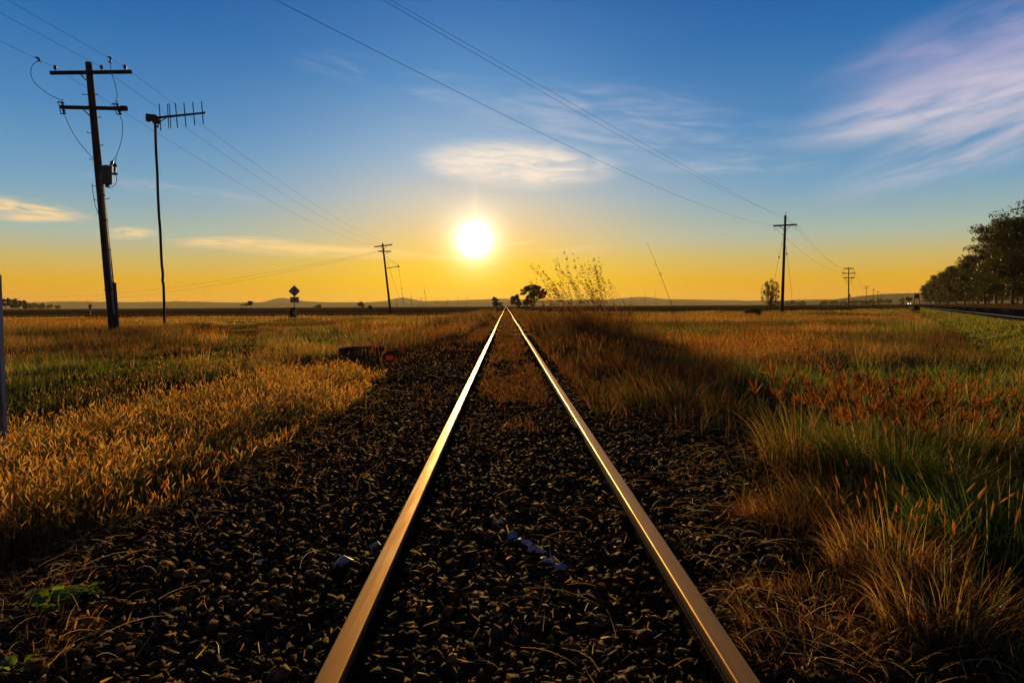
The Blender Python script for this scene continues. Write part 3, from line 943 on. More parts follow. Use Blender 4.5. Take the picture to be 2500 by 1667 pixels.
def meadow():
    near, far = Acc(), Acc()
    for (n, y0, y1, K, acc, wmin) in ((120000, 3.0, 16, 3, near, 0.004), (230000, 14, 60, 2, far, 0.010), (170000, 55, 150, 2, far, 0.05)):
        x, y = scatter(n, y0, y1)
        tr = (x > bal_left(y) - 0.05) & (x < bal_right(y) + 0.05)
        c = x - RDX * y
        keep = ~tr & (~in_fox(x, y) | (R.random(len(x)) < 0.3)) & (c < 5.0)
        keep &= R.random(len(x)) < 0.25 + 0.75 * smooth(0.3, 0.5, fbm(x * 1.1 + 31, y * 0.8 + 8, 2)) + smooth(20, 40, y)
        keep &= ~((x < 0) & (y > 92)) & ~((x > 7) & (y > 128 - 0.1 * x) & (c < -8))
        keep &= ~((np.abs(x + 20.6) < 0.0))
        x, y, c = x[keep], y[keep], c[keep]
        n1 = fbm(x * 0.35, y * 0.25, 3); n2 = fbm(x * 0.08 + 40, y * 0.06, 3)
        thin = R.random(len(x)) < np.where((x > 0) & (y < 8.5), 0.3, 1.0)
        x, y, c, n1, n2 = x[thin], y[thin], c[thin], n1[thin], n2[thin]
        N = len(x)
        yj = y + 9 * (n1 - 0.5) + R.normal(0, 0.8, N)
        h = R.uniform(0.2, 0.42, N)
        col = np.empty((N, 3))
        L = x < 0
        # left: green hollow near the track, golden farther away
        g = np.clip(smooth(0.48, 0.62, n1) * 0.7 + smooth(21, 9, yj) * 0.45 * L, 0, 1)
        rsel = R.random(N)
        dim = 0.55
        a = mixcol(N, [STRAW, GOLD, RUST, BROWN, OLIVE], [3, 3.2, 2.2, 1.5, 1.2])
        bcol = mixcol(N, [GREEN, DGREEN, LGREEN, OLIVE, STRAW], [2.5, 1.2, 2.6, 2.4, 0.8]) * 1.25
        col[:] = np.where((rsel < g)[:, None], bcol, a)
        # right: rusty grass
        Rg = ~L
        rr = mixcol(N, [RUST, STRAW, BROWN, (0.52, 0.28, 0.08), OLIVE, GOLD], [2, 2, 1.2, 3.2, 2, 1])
        gr = np.clip(smooth(0.54, 0.64, n1) * 0.65 + smooth(17, 9, yj) * 0.62 + smooth(0.54, 0.62, n2) * 0.5, 0, 1)
        col[Rg] = np.where((rsel < gr)[:, None], bcol, rr)[Rg]
        h = np.where(L, h * (1 - smooth(20, 13, yj) * (0.62 - 0.3 * n1)), h)
        h = np.where(L & (y > 22) & (y < 60), h * (0.9 + 1.3 * smooth(0.5, 0.7, n2)), h)
        h = np.where(Rg & (y > 13), h * (0.85 + 0.7 * n1), h)
        h = np.where(Rg & (y <= 13), h * (0.6 + 0.5 * n1), h)
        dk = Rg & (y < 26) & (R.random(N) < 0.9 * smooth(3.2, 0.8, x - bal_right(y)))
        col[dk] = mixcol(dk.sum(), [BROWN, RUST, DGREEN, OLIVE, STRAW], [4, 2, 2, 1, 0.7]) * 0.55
        lt = L & (R.random(N) < smooth(20, 25, y) * smooth(50, 40, y) * smooth(-7, -11, x))
        h[lt] *= 1.5
        col[lt] *= 0.6
        patch = 0.5 + 0.9 * smooth(0.34, 0.62, fbm(x * 0.16 + 7, y * 0.10 + 3, 3))  # broad darker areas: shade in dips of the meadow, put into the blade colour
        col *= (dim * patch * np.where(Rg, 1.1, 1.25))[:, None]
        near_sign = L & (R.random(N) < smooth(14, 24, y) * smooth(64, 55, y) * smooth(0.13, 0.05, np.abs(x + 0.325 * y) / y - 0.6 / y))
        h *= 0.55 + 0.9 * vnoise(x * 1.6 + 50, y * 1.1 + 50) * np.where(y < 40, 1, 0.6) + np.where(y < 40, 0, 0.2)
        h[near_sign] = np.minimum(h[near_sign] * 0.6, 0.3)
        h = np.where(L & (y > 18), np.minimum(h, 0.5 + 0.3 * n1), h)
        # trodden paler path on the left and mown verge by the road
        path = L & (np.abs(x + 9 + 0.35 * (y - 20)) < 1.6) & (y < 60)
        h[path] *= 0.45
        ver = c > 2.3 + 1.5 * (n1 - 0.5)
        h[ver] = R.uniform(0.05, 0.14, ver.sum())
        col[ver] = mixcol(ver.sum(), [(0.22, 0.24, 0.04), LGREEN, OLIVE, STRAW], [3, 2, 2, 0.8]) * 0.85
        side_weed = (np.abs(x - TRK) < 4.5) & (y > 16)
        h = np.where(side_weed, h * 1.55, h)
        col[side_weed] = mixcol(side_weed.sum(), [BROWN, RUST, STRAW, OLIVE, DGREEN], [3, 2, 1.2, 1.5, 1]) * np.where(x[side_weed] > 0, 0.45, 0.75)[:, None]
        w = np.maximum(wmin, 0.00095 * y) * R.uniform(0.7, 1.3, N)
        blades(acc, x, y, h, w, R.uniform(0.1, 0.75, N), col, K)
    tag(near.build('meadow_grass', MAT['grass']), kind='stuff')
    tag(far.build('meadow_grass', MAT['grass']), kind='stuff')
    # flower and seed tops on the meadow: pale specks that catch the sun
    acc = Acc()
    x, y = scatter(70000, 9, 80)
    c = x - RDX * y
    keep = ~((x > bal_left(y)) & (x < bal_right(y))) & ~in_fox(x, y) & (c < -1.5) & ~((y > 15) & (y < 62) & (np.abs(x + 0.325 * y) < 0.05 * y + 1)) & (fbm(x * 0.3, y * 0.2, 2) > 0.42) & (R.random(len(x)) < smooth(0.38, 0.6, fbm(x * 0.16 + 7, y * 0.10 + 3, 3)) * np.where(x < 0, smooth(12, 22, y), smooth(11, 17, y)))
    x, y = x[keep], y[keep]; N = len(x)
    h = R.uniform(0.3, 0.55, N)
    P = blades(acc, x, y, h, np.maximum(0.003, 0.0004 * y), R.uniform(0.1, 0.4, N), mixcol(N, [STRAW, RUST], [1, 1]), 2)
    ax = P[:, -1] - P[:, -2]; ax /= np.linalg.norm(ax, axis=1)[:, None]
    acc.spindles(P[:, -1] - ax * 0.05, ax, R.uniform(0.05, 0.11, N), np.maximum(0.005, 0.0005 * y), mixcol(N, [GOLD, STRAW, (0.55, 0.25, 0.08)], [2, 1, 2]))
    tag(acc.build('grass_seed_tops', MAT['seed']), kind='stuff')


meadow()


def foxtails():
    acc, hd = Acc(), Acc()
    n = 90000
    y = np.exp(R.uniform(math.log(2.6), math.log(15), n)); x = R.uniform(-6.5, -1.6, n)
    k = (in_fox(x, y) & (R.random(n) < 0.3 + 0.7 * smooth(0.32, 0.5, fbm(x * 1.5 + 5, y * 1.2, 2)))) | ((R.random(n) < 0.10) & (x < bal_left(y)) & (y > 4))
    k &= x > -0.95 * y - 1; x, y = x[k], y[k]; N = len(x)
    n1 = fbm(x * 0.9, y * 0.9, 2)
    h = R.uniform(0.18, 0.42, N) * (0.5 + 0.95 * n1)
    edge = np.clip((bal_left(y) + 0.15 - x) / 0.5, 0.35, 1)
    h *= edge
    col = mixcol(N, [STRAW, GOLD, OLIVE, GREEN, BROWN], [2, 1, 2, 2, 2.5]) * 0.55
    P = blades(acc, x, y, h, np.maximum(0.0035, 0.0007 * y), R.uniform(0.08, 0.6, N), col, 4)
    # seed heads on a third of the stems
    sel = R.random(N) < 0.42
    Q = P[sel]; m_ = len(Q)
    ax = Q[:, -1] - Q[:, -2]; ax /= np.linalg.norm(ax, axis=1)[:, None]
    ax = ax + R.normal(0, 0.25, (m_, 3)); ax /= np.linalg.norm(ax, axis=1)[:, None]
    yy = y[sel]
    hd.spindles(Q[:, -1] - ax * 0.01, ax, R.uniform(0.025, 0.085, m_), np.maximum(0.0033, 0.00045 * yy) * R.uniform(0.7, 1.4, m_), mixcol(m_, [(0.78, 0.6, 0.34), (0.72, 0.54, 0.26), (0.70, 0.45, 0.18)], [3, 2, 2]))
    tag(acc.build('foxtail_grass', MAT['grass']), kind='stuff')
    tag(hd.build('foxtail_seed_heads', MAT['seed']), kind='stuff')


foxtails()


def track_weeds():
    """low dead weeds on the ballast, between the rails and along its edges"""
    acc = Acc()
    n = 170000
    y = np.exp(R.uniform(math.log(4.0), math.log(150), n)); x = R.uniform(-3.2, 3.0, n)
    n1 = fbm(x * 2.4 + 9, y * 1.0, 3)
    mid = (np.abs(x - TRK) < 0.42)
    dens = np.where(mid, smooth(4.8, 8.5, y) * (0.08 + 0.92 * smooth(0.38, 0.56, n1)), 0)
    l, r_ = bal_left(y), bal_right(y)
    out_r = (x > XR + 0.25) & (x < r_ + 0.1); dens = np.where(out_r, smooth(6.0, 9, y) * 0.9 + 0.2 * smooth(0.5, 0.65, n1), dens)
    out_l = (x < XL - 0.2) & (x > l - 0.1); dens = np.where(out_l, np.maximum(smooth(11, 18, y) * smooth(0.3, 0.5, n1), smooth(18, 26, y)) + 0.05, dens)
    dens = dens * np.where((x < XL - 0.2) & (y > 9.5) & (y < 20), 0.1, 1)
    k = R.random(n) < dens
    k &= (np.abs(x - XL) > 0.07) & (np.abs(x - XR) > 0.07)
    x, y = x[k], y[k]; N = len(x)
    h = R.uniform(0.04, 0.17, N)
    h = np.where(x > XR, h * 1.7, h)
    h = np.minimum(h, 0.09 + 0.9 * np.minimum(np.abs(x - XL), np.abs(x - XR)))
    col = mixcol(N, [BROWN, RUST, STRAW, DGREEN, (0.3, 0.10, 0.04), GREEN], [3.5, 3, 0.6, 1.2, 2.5, 0.6]) * R.uniform(0.35, 0.9, (N, 1))
    blades(acc, x, y, h, np.maximum(0.003, 0.0008 * y), R.uniform(0.2, 1.1, N), col, 3)
    tag(acc.build('track_weeds', MAT['grass']), kind='stuff')
    # straw litter lying on the stones
    acc = Acc()
    n = 5200
    y = np.exp(R.uniform(math.log(1.7), math.log(9), n)); x = R.uniform(-2.8, 2.6, n)
    l, r_ = bal_left(y), bal_right(y)
    e = np.minimum(x - l, r_ - x)
    k = R.random(n) < np.where(e > 0.9, 0.05, np.where(e > 0.4, 0.25, 0.9))
    k &= (np.abs(x - XL) > 0.1) & (np.abs(x - XR) > 0.1)
    x, y = x[k], y[k]; N = len(x)
    th = R.uniform(0, 2 * math.pi, N); ln = R.uniform(0.03, 0.2, N) * R.choice([1, 1, 1, 1.6], N); K = 5
    t = np.linspace(-0.5, 0.5, K)
    cv = R.normal(0, 0.22, N)
    P = np.empty((N, K, 3))
    lx = ln[:, None] * t[None]; ly = (cv * ln)[:, None] * (t[None] ** 2)
    P[:, :, 0] = x[:, None] + np.cos(th)[:, None] * lx - np.sin(th)[:, None] * ly
    P[:, :, 1] = y[:, None] + np.sin(th)[:, None] * lx + np.cos(th)[:, None] * ly
    P[:, :, 2] = terr(x, y)[:, None] + R.uniform(0.02, 0.055, (N, 1)) + (R.uniform(-0.15, 0.15, N) * ln)[:, None] * t[None] * 2 + 0.02 * (1 - 4 * t[None] ** 2)
    sd_ = np.stack([-np.sin(th), np.cos(th), 0.6 + 0 * th], 1); sd_ /= np.linalg.norm(sd_, axis=1)[:, None]
    acc.ribbons(P, R.uniform(0.0015, 0.0035, N), sd_, mixcol(N, [STRAW, (0.4, 0.3, 0.2), BROWN, (0.45, 0.36, 0.26)], [2, 2, 1, 2]), taper=0.4)
    n = 6500
    y = np.exp(R.uniform(math.log(1.7), math.log(15), n)); x = R.uniform(-3.3, 2.0, n)
    k = (x > bal_left(y) - 0.2) & (x < bal_right(y) + 0.2) & (np.abs(x - XL) > 0.08) & (np.abs(x - XR) > 0.08)
    x, y = x[k], y[k]; N = len(x)
    th = R.uniform(0, 2 * math.pi, N); ln = R.uniform(0.012, 0.045, N); t = np.linspace(-0.5, 0.5, 3)
    tl = R.normal(0, 0.35, N)
    P = np.stack([x[:, None] + (np.cos(th) * ln)[:, None] * t, y[:, None] + (np.sin(th) * ln)[:, None] * t, (terr(x, y) + R.uniform(0.012, 0.045, N))[:, None] + (tl * ln)[:, None] * t], 2)
    sd_ = np.stack([-np.sin(th), np.cos(th), R.normal(0, 0.6, N)], 1); sd_ /= np.linalg.norm(sd_, axis=1)[:, None]
    acc.ribbons(P, R.uniform(0.003, 0.008, N), sd_, mixcol(N, [STRAW, GOLD, (0.4, 0.24, 0.09)], [2, 2, 2]), taper=0.3)
    tag(acc.build('straw_litter', MAT['grass']), kind='stuff')


track_weeds()


def tussock(name, label, cat, u, v, Y, n, hmin, hmax, spread, lean, cols, probs, width=0.005, heads=None, nheads=0, droop=0.55, hcols=None, group=None, bias=(0, 0), head_h=None):
    bx = xat(u, Y); bz = tz(bx, Y)
    acc = Acc()
    r_ = spread * np.sqrt(R.random(n)); a = R.uniform(0, 2 * math.pi, n)
    x = bx + r_ * np.cos(a); y = Y + r_ * np.sin(a) * 0.8
    hd = a + R.normal(0, 0.6, n)
    h = R.uniform(hmin, hmax, n)
    dx_ = np.cos(hd) + bias[0]; dy_ = np.sin(hd) + bias[1]
    blades(acc, x, y, h, R.uniform(0.6, 1.3, n) * width, R.uniform(lean * 0.2, lean, n), mixcol(n, cols, probs) * R.uniform(0.4, 1.0, (n, 1)), 6, droop, heading=np.arctan2(dy_, dx_))
    if not nheads: return tag(acc.build(name, MAT['grass'], origin=(bx, Y, bz)), label, cat, group)
    o = empty(name, (bx, Y, bz), label, cat, group)
    tag(acc.build('blades', MAT['grass'], o), kind='stuff')
    if nheads:
        st_, hh = Acc(), Acc()
        r_ = spread * (1.0 if heads == 'plume' else 0.7) * np.sqrt(R.random(nheads)); a = R.uniform(0, 2 * math.pi, nheads)
        x = bx + r_ * np.cos(a); y = Y + r_ * np.sin(a)
        h = R.uniform((head_h or hmax) * 0.75, (head_h or hmax) * 1.3, nheads)
        P = blades(st_, x, y, h, np.full(nheads, width * 0.7), R.uniform(0.05, lean * 0.6, nheads) * (1.6 if heads == 'plume' else 1.0), mixcol(nheads, [BROWN, (0.3, 0.16, 0.06), BROWN] if heads == 'plume' else [STRAW, OLIVE, LGREEN], [2, 1, 1]), 5, 0.2,
                   heading=np.arctan2(np.sin(a) + bias[1], np.cos(a) + bias[0] * (3 if heads == 'plume' else 1)))
        ax = P[:, -1] - P[:, -2]; ax /= np.linalg.norm(ax, axis=1)[:, None]
        tip = P[:, -1]
        hc = hcols or [GOLD, STRAW]
        if heads == 'foxtail':
            hh.spindles(tip - ax * 0.02, ax, R.uniform(0.035, 0.09, nheads), R.uniform(0.0026, 0.0042, nheads), mixcol(nheads, hc, [1] * len(hc)))
        elif heads == 'finger':                                           # a fan of thin fingers
            for k in range(9):
                d = ax + R.normal(0, 0.45, (nheads, 3)) + np.array([0, 0, 0.35]); d /= np.linalg.norm(d, axis=1)[:, None]
                hh.spindles(tip - ax * 0.004, d, R.uniform(0.06, 0.13, nheads), np.full(nheads, 0.003), mixcol(nheads, hc, [1] * len(hc)))
        elif heads == 'plume':                                            # open drooping panicle
            for k in range(30):
                fr = R.random(nheads)[:, None] ** 0.8
                bpt = P[:, -3] * (1 - fr) + tip * fr
                d = ax * 0.5 + R.normal(0, 0.35, (nheads, 3)) + np.array([-0.35, 0, -0.35]); d /= np.linalg.norm(d, axis=1)[:, None]
                ln = R.uniform(0.05, 0.12, nheads)
                hh.spindles(bpt, d, ln, R.uniform(0.005, 0.009, nheads), mixcol(nheads, hc, [1] * len(hc)))
        tag(st_.build('stems', MAT['grass'], o), kind='stuff'); tag(hh.build('seed_heads', MAT['seed'], o), kind='stuff')
    return o


# tall dry cane grass standing right of the track
CANE = [(0.10, 0.05, 0.02), (0.16, 0.08, 0.03), (0.3, 0.18, 0.07), (0.18, 0.07, 0.025)]
tussock('tall_grass_clump', 'tall feathery dry cane grass against the sky, right of the track', 'grass clump', 1462, 0, 20.5, 1100, 0.35, 1.85, 0.9, 0.6, CANE, [3, 2, 1, 1.5], 0.013, 'plume', 44, 0.5, [BROWN, (0.3, 0.15, 0.06)], None, (-0.5, 0), 2.3)
tussock('tall_grass_clump', 'lower tangle of brown cane grass left of the tallest feathery clump', 'grass clump', 1392, 0, 23, 900, 0.3, 1.45, 1.2, 0.7, CANE, [3, 2, 1, 1.5], 0.013, 'plume', 26, 0.5, [BROWN, STRAW], None, (-0.5, 0), 1.75)
tussock('tall_grass_clump', 'sprawling brown dead grass mound in front of the feathery cane', 'grass clump', 1470, 0, 15.5, 900, 0.25, 0.8, 1.25, 1.0, CANE, [3, 2, 1.2, 2], 0.009, None, 0, 0.75, None, None, (-0.3, 0))
tussock('tall_grass_clump', 'drooping rust-brown grass spilling toward the right rail', 'grass clump', 1590, 0, 10.5, 1300, 0.3, 0.8, 0.95, 1.2, [(0.2, 0.09, 0.03), (0.12, 0.055, 0.02), (0.32, 0.17, 0.06), (0.2, 0.07, 0.03)], [3, 3, 1.5, 2], 0.005, None, 0, 0.9, None, None, (-0.5, -0.2))
tussock('tall_grass_clump', 'dark brown grass bank at the edge of the ballast near the rail joint', 'grass clump', 1660, 0, 7.6, 900, 0.2, 0.6, 0.75, 1.1, [BROWN, DGREEN, RUST, OLIVE], [3, 2, 2, 1], 0.005, None, 0, 0.8, None, None, (-0.4, 0))
tussock('tall_grass_clump', 'ragged brown clump between the feathery cane and the open meadow', 'grass clump', 1555, 0, 18, 420, 0.25, 0.95, 0.5, 0.9, CANE, [3, 2, 1, 1.5], 0.011, None, 0, 0.6)
tussock('tall_grass_clump', 'dark curling grass clump in front of the brown dead grass mound', 'grass clump', 1505, 0, 12.2, 520, 0.15, 0.6, 0.5, 1.3, CANE, [3, 2, 1, 1.5], 0.008, None, 0, 0.9)
tussock('tall_grass_clump', 'farthest brown clump, close by the right rail before the umbrella-crowned gum', 'grass clump', 1335, 0, 27, 420, 0.3, 0.95, 0.7, 0.8, CANE, [3, 2, 1, 1.5], 0.015, None, 0, 0.6)
# near right-hand tussocks
FING = [(0.48, 0.29, 0.13), (0.58, 0.38, 0.17), (0.4, 0.22, 0.09)]
tussock('grass_tussock', 'big green tussock under rust-red finger seed heads, behind the straw-gold tussock', 'grass clump', 2210, 0, 4.4, 1500, 0.25, 0.6, 0.55, 0.8, [GREEN, LGREEN, OLIVE, DGREEN, STRAW], [3, 2, 3, 2, 1], 0.005, 'finger', 70, 0.5, FING, None, (-0.2, -0.1))
tussock('grass_tussock', 'farthest green tussock with rusty finger heads, next to the open meadow', 'grass clump', 2330, 0, 5.9, 1200, 0.25, 0.55, 0.7, 0.7, [GREEN, DGREEN, OLIVE, BROWN], [2, 3, 2, 1.5], 0.005, 'finger', 70, 0.5, FING)
tussock('grass_tussock', 'rust-red finger-headed grass row behind the big green tussock', 'grass clump', 2120, 0, 5.7, 900, 0.25, 0.5, 0.6, 0.7, [GREEN, DGREEN, OLIVE, STRAW, BROWN], [2, 3, 2, 1, 1.5], 0.005, 'finger', 70, 0.5, FING)
tussock('grass_tussock', 'thin tawny tussock standing between the gravel edge and the green one', 'grass clump', 1960, 0, 4.7, 420, 0.25, 0.58, 0.28, 0.7, [RUST, STRAW, OLIVE, GREEN], [3, 2, 2, 2], 0.0045, 'finger', 18, 0.6, FING)
tussock('grass_tussock', 'straw-gold tussock with many upright foxtail heads beside the tangled dead straw', 'grass clump', 2200, 0, 2.75, 900, 0.14, 0.34, 0.27, 1.0, [STRAW, (0.5, 0.28, 0.09), RUST, BROWN], [3, 3, 2, 2], 0.004, 'foxtail', 34, 0.7, [(0.55, 0.38, 0.17), STRAW])
tussock('grass_tussock', 'flattened orange-brown dead tuft on the gravel beside the right rail', 'grass clump', 1930, 0, 3.45, 800, 0.08, 0.24, 0.24, 1.5, [RUST, (0.5, 0.24, 0.08), STRAW, BROWN], [3, 3, 1, 2], 0.003, None, 0, 0.8)
tussock('grass_tussock', 'dark green long-bladed tussock, farthest from the rails of the nearest plants', 'grass clump', 2480, 0, 2.9, 900, 0.25, 0.5, 0.4, 0.8, [DGREEN, GREEN, OLIVE], [3, 2, 1], 0.005, 'foxtail', 14, 0.5, [STRAW])
tussock('grass_tussock', 'tangled dead straw spreading over the gravel beside the straw-gold tussock', 'grass clump', 2020, 0, 2.35, 900, 0.06, 0.2, 0.34, 1.8, [STRAW, (0.4, 0.2, 0.08), BROWN, RUST], [2, 3, 3, 2], 0.003, None, 0, 0.85)
tussock('grass_tussock', 'low mat of broken straw, the plant closest to the rail and camera', 'grass clump', 1990, 0, 2.1, 700, 0.05, 0.16, 0.22, 1.8, [STRAW, (0.4, 0.2, 0.08), BROWN, RUST], [2, 3, 3, 2], 0.0028, None, 0, 0.85)
tussock('grass_tussock', 'slim green tussock with no heads rising behind the straw-gold one', 'grass clump', 2390, 0, 3.5, 900, 0.2, 0.5, 0.4, 0.9, [GREEN, DGREEN, OLIVE, BROWN], [3, 3, 2, 1], 0.0045, None, 0, 0.6)
tussock('grass_tussock', 'dark brown leaning grass between the dead tuft and the big green tussock', 'grass clump', 2080, 0, 3.6, 700, 0.12, 0.34, 0.36, 1.2, [BROWN, DGREEN, OLIVE, RUST], [3, 3, 2, 2], 0.004, None, 0, 0.7)
tussock('grass_tussock', 'low tawny leaning grass with a few heads in front of the straw-gold tussock', 'grass clump', 2330, 0, 2.25, 600, 0.12, 0.34, 0.24, 0.9, [STRAW, RUST, BROWN, OLIVE], [2, 2, 2, 1], 0.0035, 'foxtail', 16, 0.6, [(0.55, 0.38, 0.17)])


def dead_bank():
    acc = Acc()
    n = 60000
    y = np.exp(R.uniform(math.log(8.5), math.log(34), n)); x = R.uniform(0.8, 4.6, n)
    n1 = fbm(x * 0.8 + 4, y * 0.35, 2)
    e = (x - bal_right(y)) / 0.9
    k = (e > 0) & (R.random(n) < smooth(4.6, 2.8, x) * smooth(8.5, 11, y)); x, y, n1, e = x[k], y[k], n1[k], e[k]; N = len(x)
    h = R.uniform(0.2, 0.55, N) * (0.3 + 1.3 * smooth(0.35, 0.65, n1)) * R.choice([0.6, 0.8, 1.0, 1.5], N) * np.clip(e, 0.25, 1) * (0.6 + 0.4 * smooth(10, 15, y))
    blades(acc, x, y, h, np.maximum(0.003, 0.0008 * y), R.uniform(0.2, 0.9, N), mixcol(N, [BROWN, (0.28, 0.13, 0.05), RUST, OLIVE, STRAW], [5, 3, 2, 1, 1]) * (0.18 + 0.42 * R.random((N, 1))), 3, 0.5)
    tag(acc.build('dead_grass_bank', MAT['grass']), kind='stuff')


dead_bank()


def thicken():
    """undergrowth between the right-hand tussocks"""
    acc = Acc()
    n = 42000
    y = np.exp(R.uniform(math.log(1.75), math.log(9), n)); x = R.uniform(0.85, 7.5, n)
    k = (x > bal_right(y) + 0.05) & (x < 0.95 * y + 1); x, y = x[k], y[k]; N = len(x)
    h = R.uniform(0.06, 0.24, N) * np.clip((x - bal_right(y)) / 0.5, 0.25, 1)
    blades(acc, x, y, h, np.maximum(0.003, 0.0008 * y), R.uniform(0.2, 1.0, N), mixcol(N, [DGREEN, GREEN, BROWN, OLIVE, RUST, STRAW], [4, 2, 3, 2, 1.5, 1]) * R.uniform(0.15, 0.7, (N, 1)), 4, 0.6)
    tag(acc.build('undergrowth', MAT['grass']), kind='stuff')


thicken()

# lone tall stalks
def stalk(u0, v0, u1, v1, Y, label, curve=0.15, r=0.004, spikes=10, group=None):
    a = at(u0, v0, Y); a.z = tz(a.x, Y); b_ = at(u1, v1, Y)
    o = empty('tall_stalk', a, label, 'grass stalk', group)
    pts = []
    for i in range(14):
        t = i / 13
        p = a.lerp(b_, t); p.x += curve * math.sin(t * math.pi) * 0.5
        pts.append(p)
    mb = MB(); mb.tube(pts, [r * (1 - 0.75 * i / 13) for i in range(14)], 5)
    mb.build('stem', MAT['stem'], o)
    mb = MB()
    for k in range(spikes):
        t = rnd.uniform(0.72, 1.0); i = min(int(t * 13), 12); p = pts[i].lerp(pts[i + 1], t * 13 - i)
        d = Vector((rnd.uniform(-1, 0.6), rnd.uniform(-0.5, 0.5), rnd.uniform(0.1, 1.0))).normalized() * rnd.uniform(0.03, 0.07)
        mb.tube([p, p + d * 0.6 + Vector((0, 0, 0.01)), p + d], [r * 0.25, r * 0.5, r * 0.1], 4)
    tag(mb.build('seed_head', MAT['stem'], o), kind='stuff')
    return o


MAT['stem'] = pmat('dry_stem', (0.16, 0.085, 0.035), 0.8, var=0.3, scale=30)
stalk(1690, 900, 1583, 600, 12.0, 'very tall thin dark stalk leaning left against the sky, right of the cane grass', 0.14, 0.007, 8)
stalk(1560, 850, 1487, 685, 14.5, 'thin upright stalk of the crossing pair just right of the cane grass', 0.1, 0.006, 8)
stalk(1600, 860, 1492, 690, 14.2, 'shorter bent stalk crossing its twin right of the cane grass', 0.12, 0.006, 8)
stalk(1480, 830, 1474, 688, 17, 'straight stalk with a drooping tip at the right edge of the cane grass', 0.04, 0.006, 8)
for i, (u, v, Y, lean) in enumerate(((985, 716, 30, -10), (1006, 716, 28, -6), (1034, 728, 27, -16), (1044, 700, 29, -22), (1066, 735, 33, -6), (1090, 730, 36, 8), (1117, 725, 40, 4), (1140, 723, 44, 5), (975, 735, 26, -24), (1020, 740, 26, 10))):
    stalk(u - lean * 0.6, 800, u + lean * 0.4, v, Y, 'thin dry weed stalk among the weeds left of the track', rnd.uniform(-0.1, 0.1), 0.012, 16, 'dry weed stalks left of the track')
for i, (u, v, Y) in enumerate(((1575, 712, 40), (1600, 708, 42), (1640, 735, 36), (1755, 745, 60), (1540, 722, 36))):
    stalk(u + 3, 790, u, v, Y, 'faint dry stalk standing above the rusty meadow right of the cane', rnd.uniform(-0.1, 0.1), 0.012, 14, 'dry stalks in the right meadow')

# broad-leaved weeds in the lower left
def weed(u, v, s, n, label):
    p = ground_at(u, v)
    acc = Acc()
    for k in range(n):
        a = rnd.uniform(0, 2 * math.pi); rr = rnd.uniform(0.15, 1) * s
        base = np.array([p.x, p.y, p.z + 0.03]) + np.array([math.cos(a) * rr * 0.45, math.sin(a) * rr * 0.3, 0])
        d = np.array([math.cos(a), math.sin(a) * 0.7, rnd.uniform(0.35, 1.1)]); d /= np.linalg.norm(d)
        L = rnd.uniform(0.35, 1.0) * s * 0.5; w = L * rnd.uniform(0.38, 0.6)
        sd_ = np.cross(d, [0, 0, 1.0]); sd_ /= np.linalg.norm(sd_) + 1e-6
        up = np.cross(sd_, d)
        K = 7; t = np.linspace(0, 1, K)
        mid = base[None] + d[None] * (L * t)[:, None] - np.array([0, 0, 1.0])[None] * (L * 0.45 * t ** 2)[:, None]
        prof = np.sin(np.pi * np.clip(t * 0.93 + 0.07, 0, 1)) ** 0.7 * (0.85 + 0.25 * ((np.arange(K) % 2)))
        ww = (w * 0.5 * prof)[:, None]
        Lp = mid - sd_[None] * ww + up[None] * ww * 0.3; Rp = mid + sd_[None] * ww + up[None] * ww * 0.3
        V = np.concatenate([Lp, mid, Rp]); f = []
        for i in range(K - 1):
            for q in (0, 1):
                a_ = q * K + i; b_ = (q + 1) * K + i
                f += [(a_, a_ + 1, b_ + 1), (a_, b_ + 1, b_)]
        acc.v.append(V); acc.f.append(np.array(f) + acc.n); acc.n += len(V)
        acc.c.append(np.tile(np.array([0.2, 0.33, 0.03]) * rnd.uniform(0.6, 1.3), (len(V), 1)))
    return tag(acc.build('broadleaf_weed', MAT['grass'], origin=p), label, 'weed')


weed(120, 1490, 0.19, 60, 'leafy green weed among dead straw at the gravel edge, largest of the weeds')
weed(205, 1462, 0.12, 30, 'small ragged green weed close beside the larger leafy one')
weed(40, 1648, 0.12, 14, 'green broadleaf weed nearest the camera, below the larger leafy one')
weed(163, 1352, 0.04, 6, 'tiny bright green seedling alone in the gravel edge behind the weeds')
for (u, v, n, lab) in ((60, 1450, 300, 'brown dead grass tuft around the largest leafy weed'), (40, 1580, 260, 'dead brown tuft around the weed nearest the camera'), (210, 1240, 380, 'dark dead grass skirt in front of the golden foxtails')):
    p = ground_at(u, v)
    tussock('dead_grass_tuft', lab, 'grass clump', u, 0, p.y, n, 0.05, 0.16, 0.22, 1.6, [BROWN, RUST, STRAW], [3, 2, 1], 0.003, None, 0, 0.8)

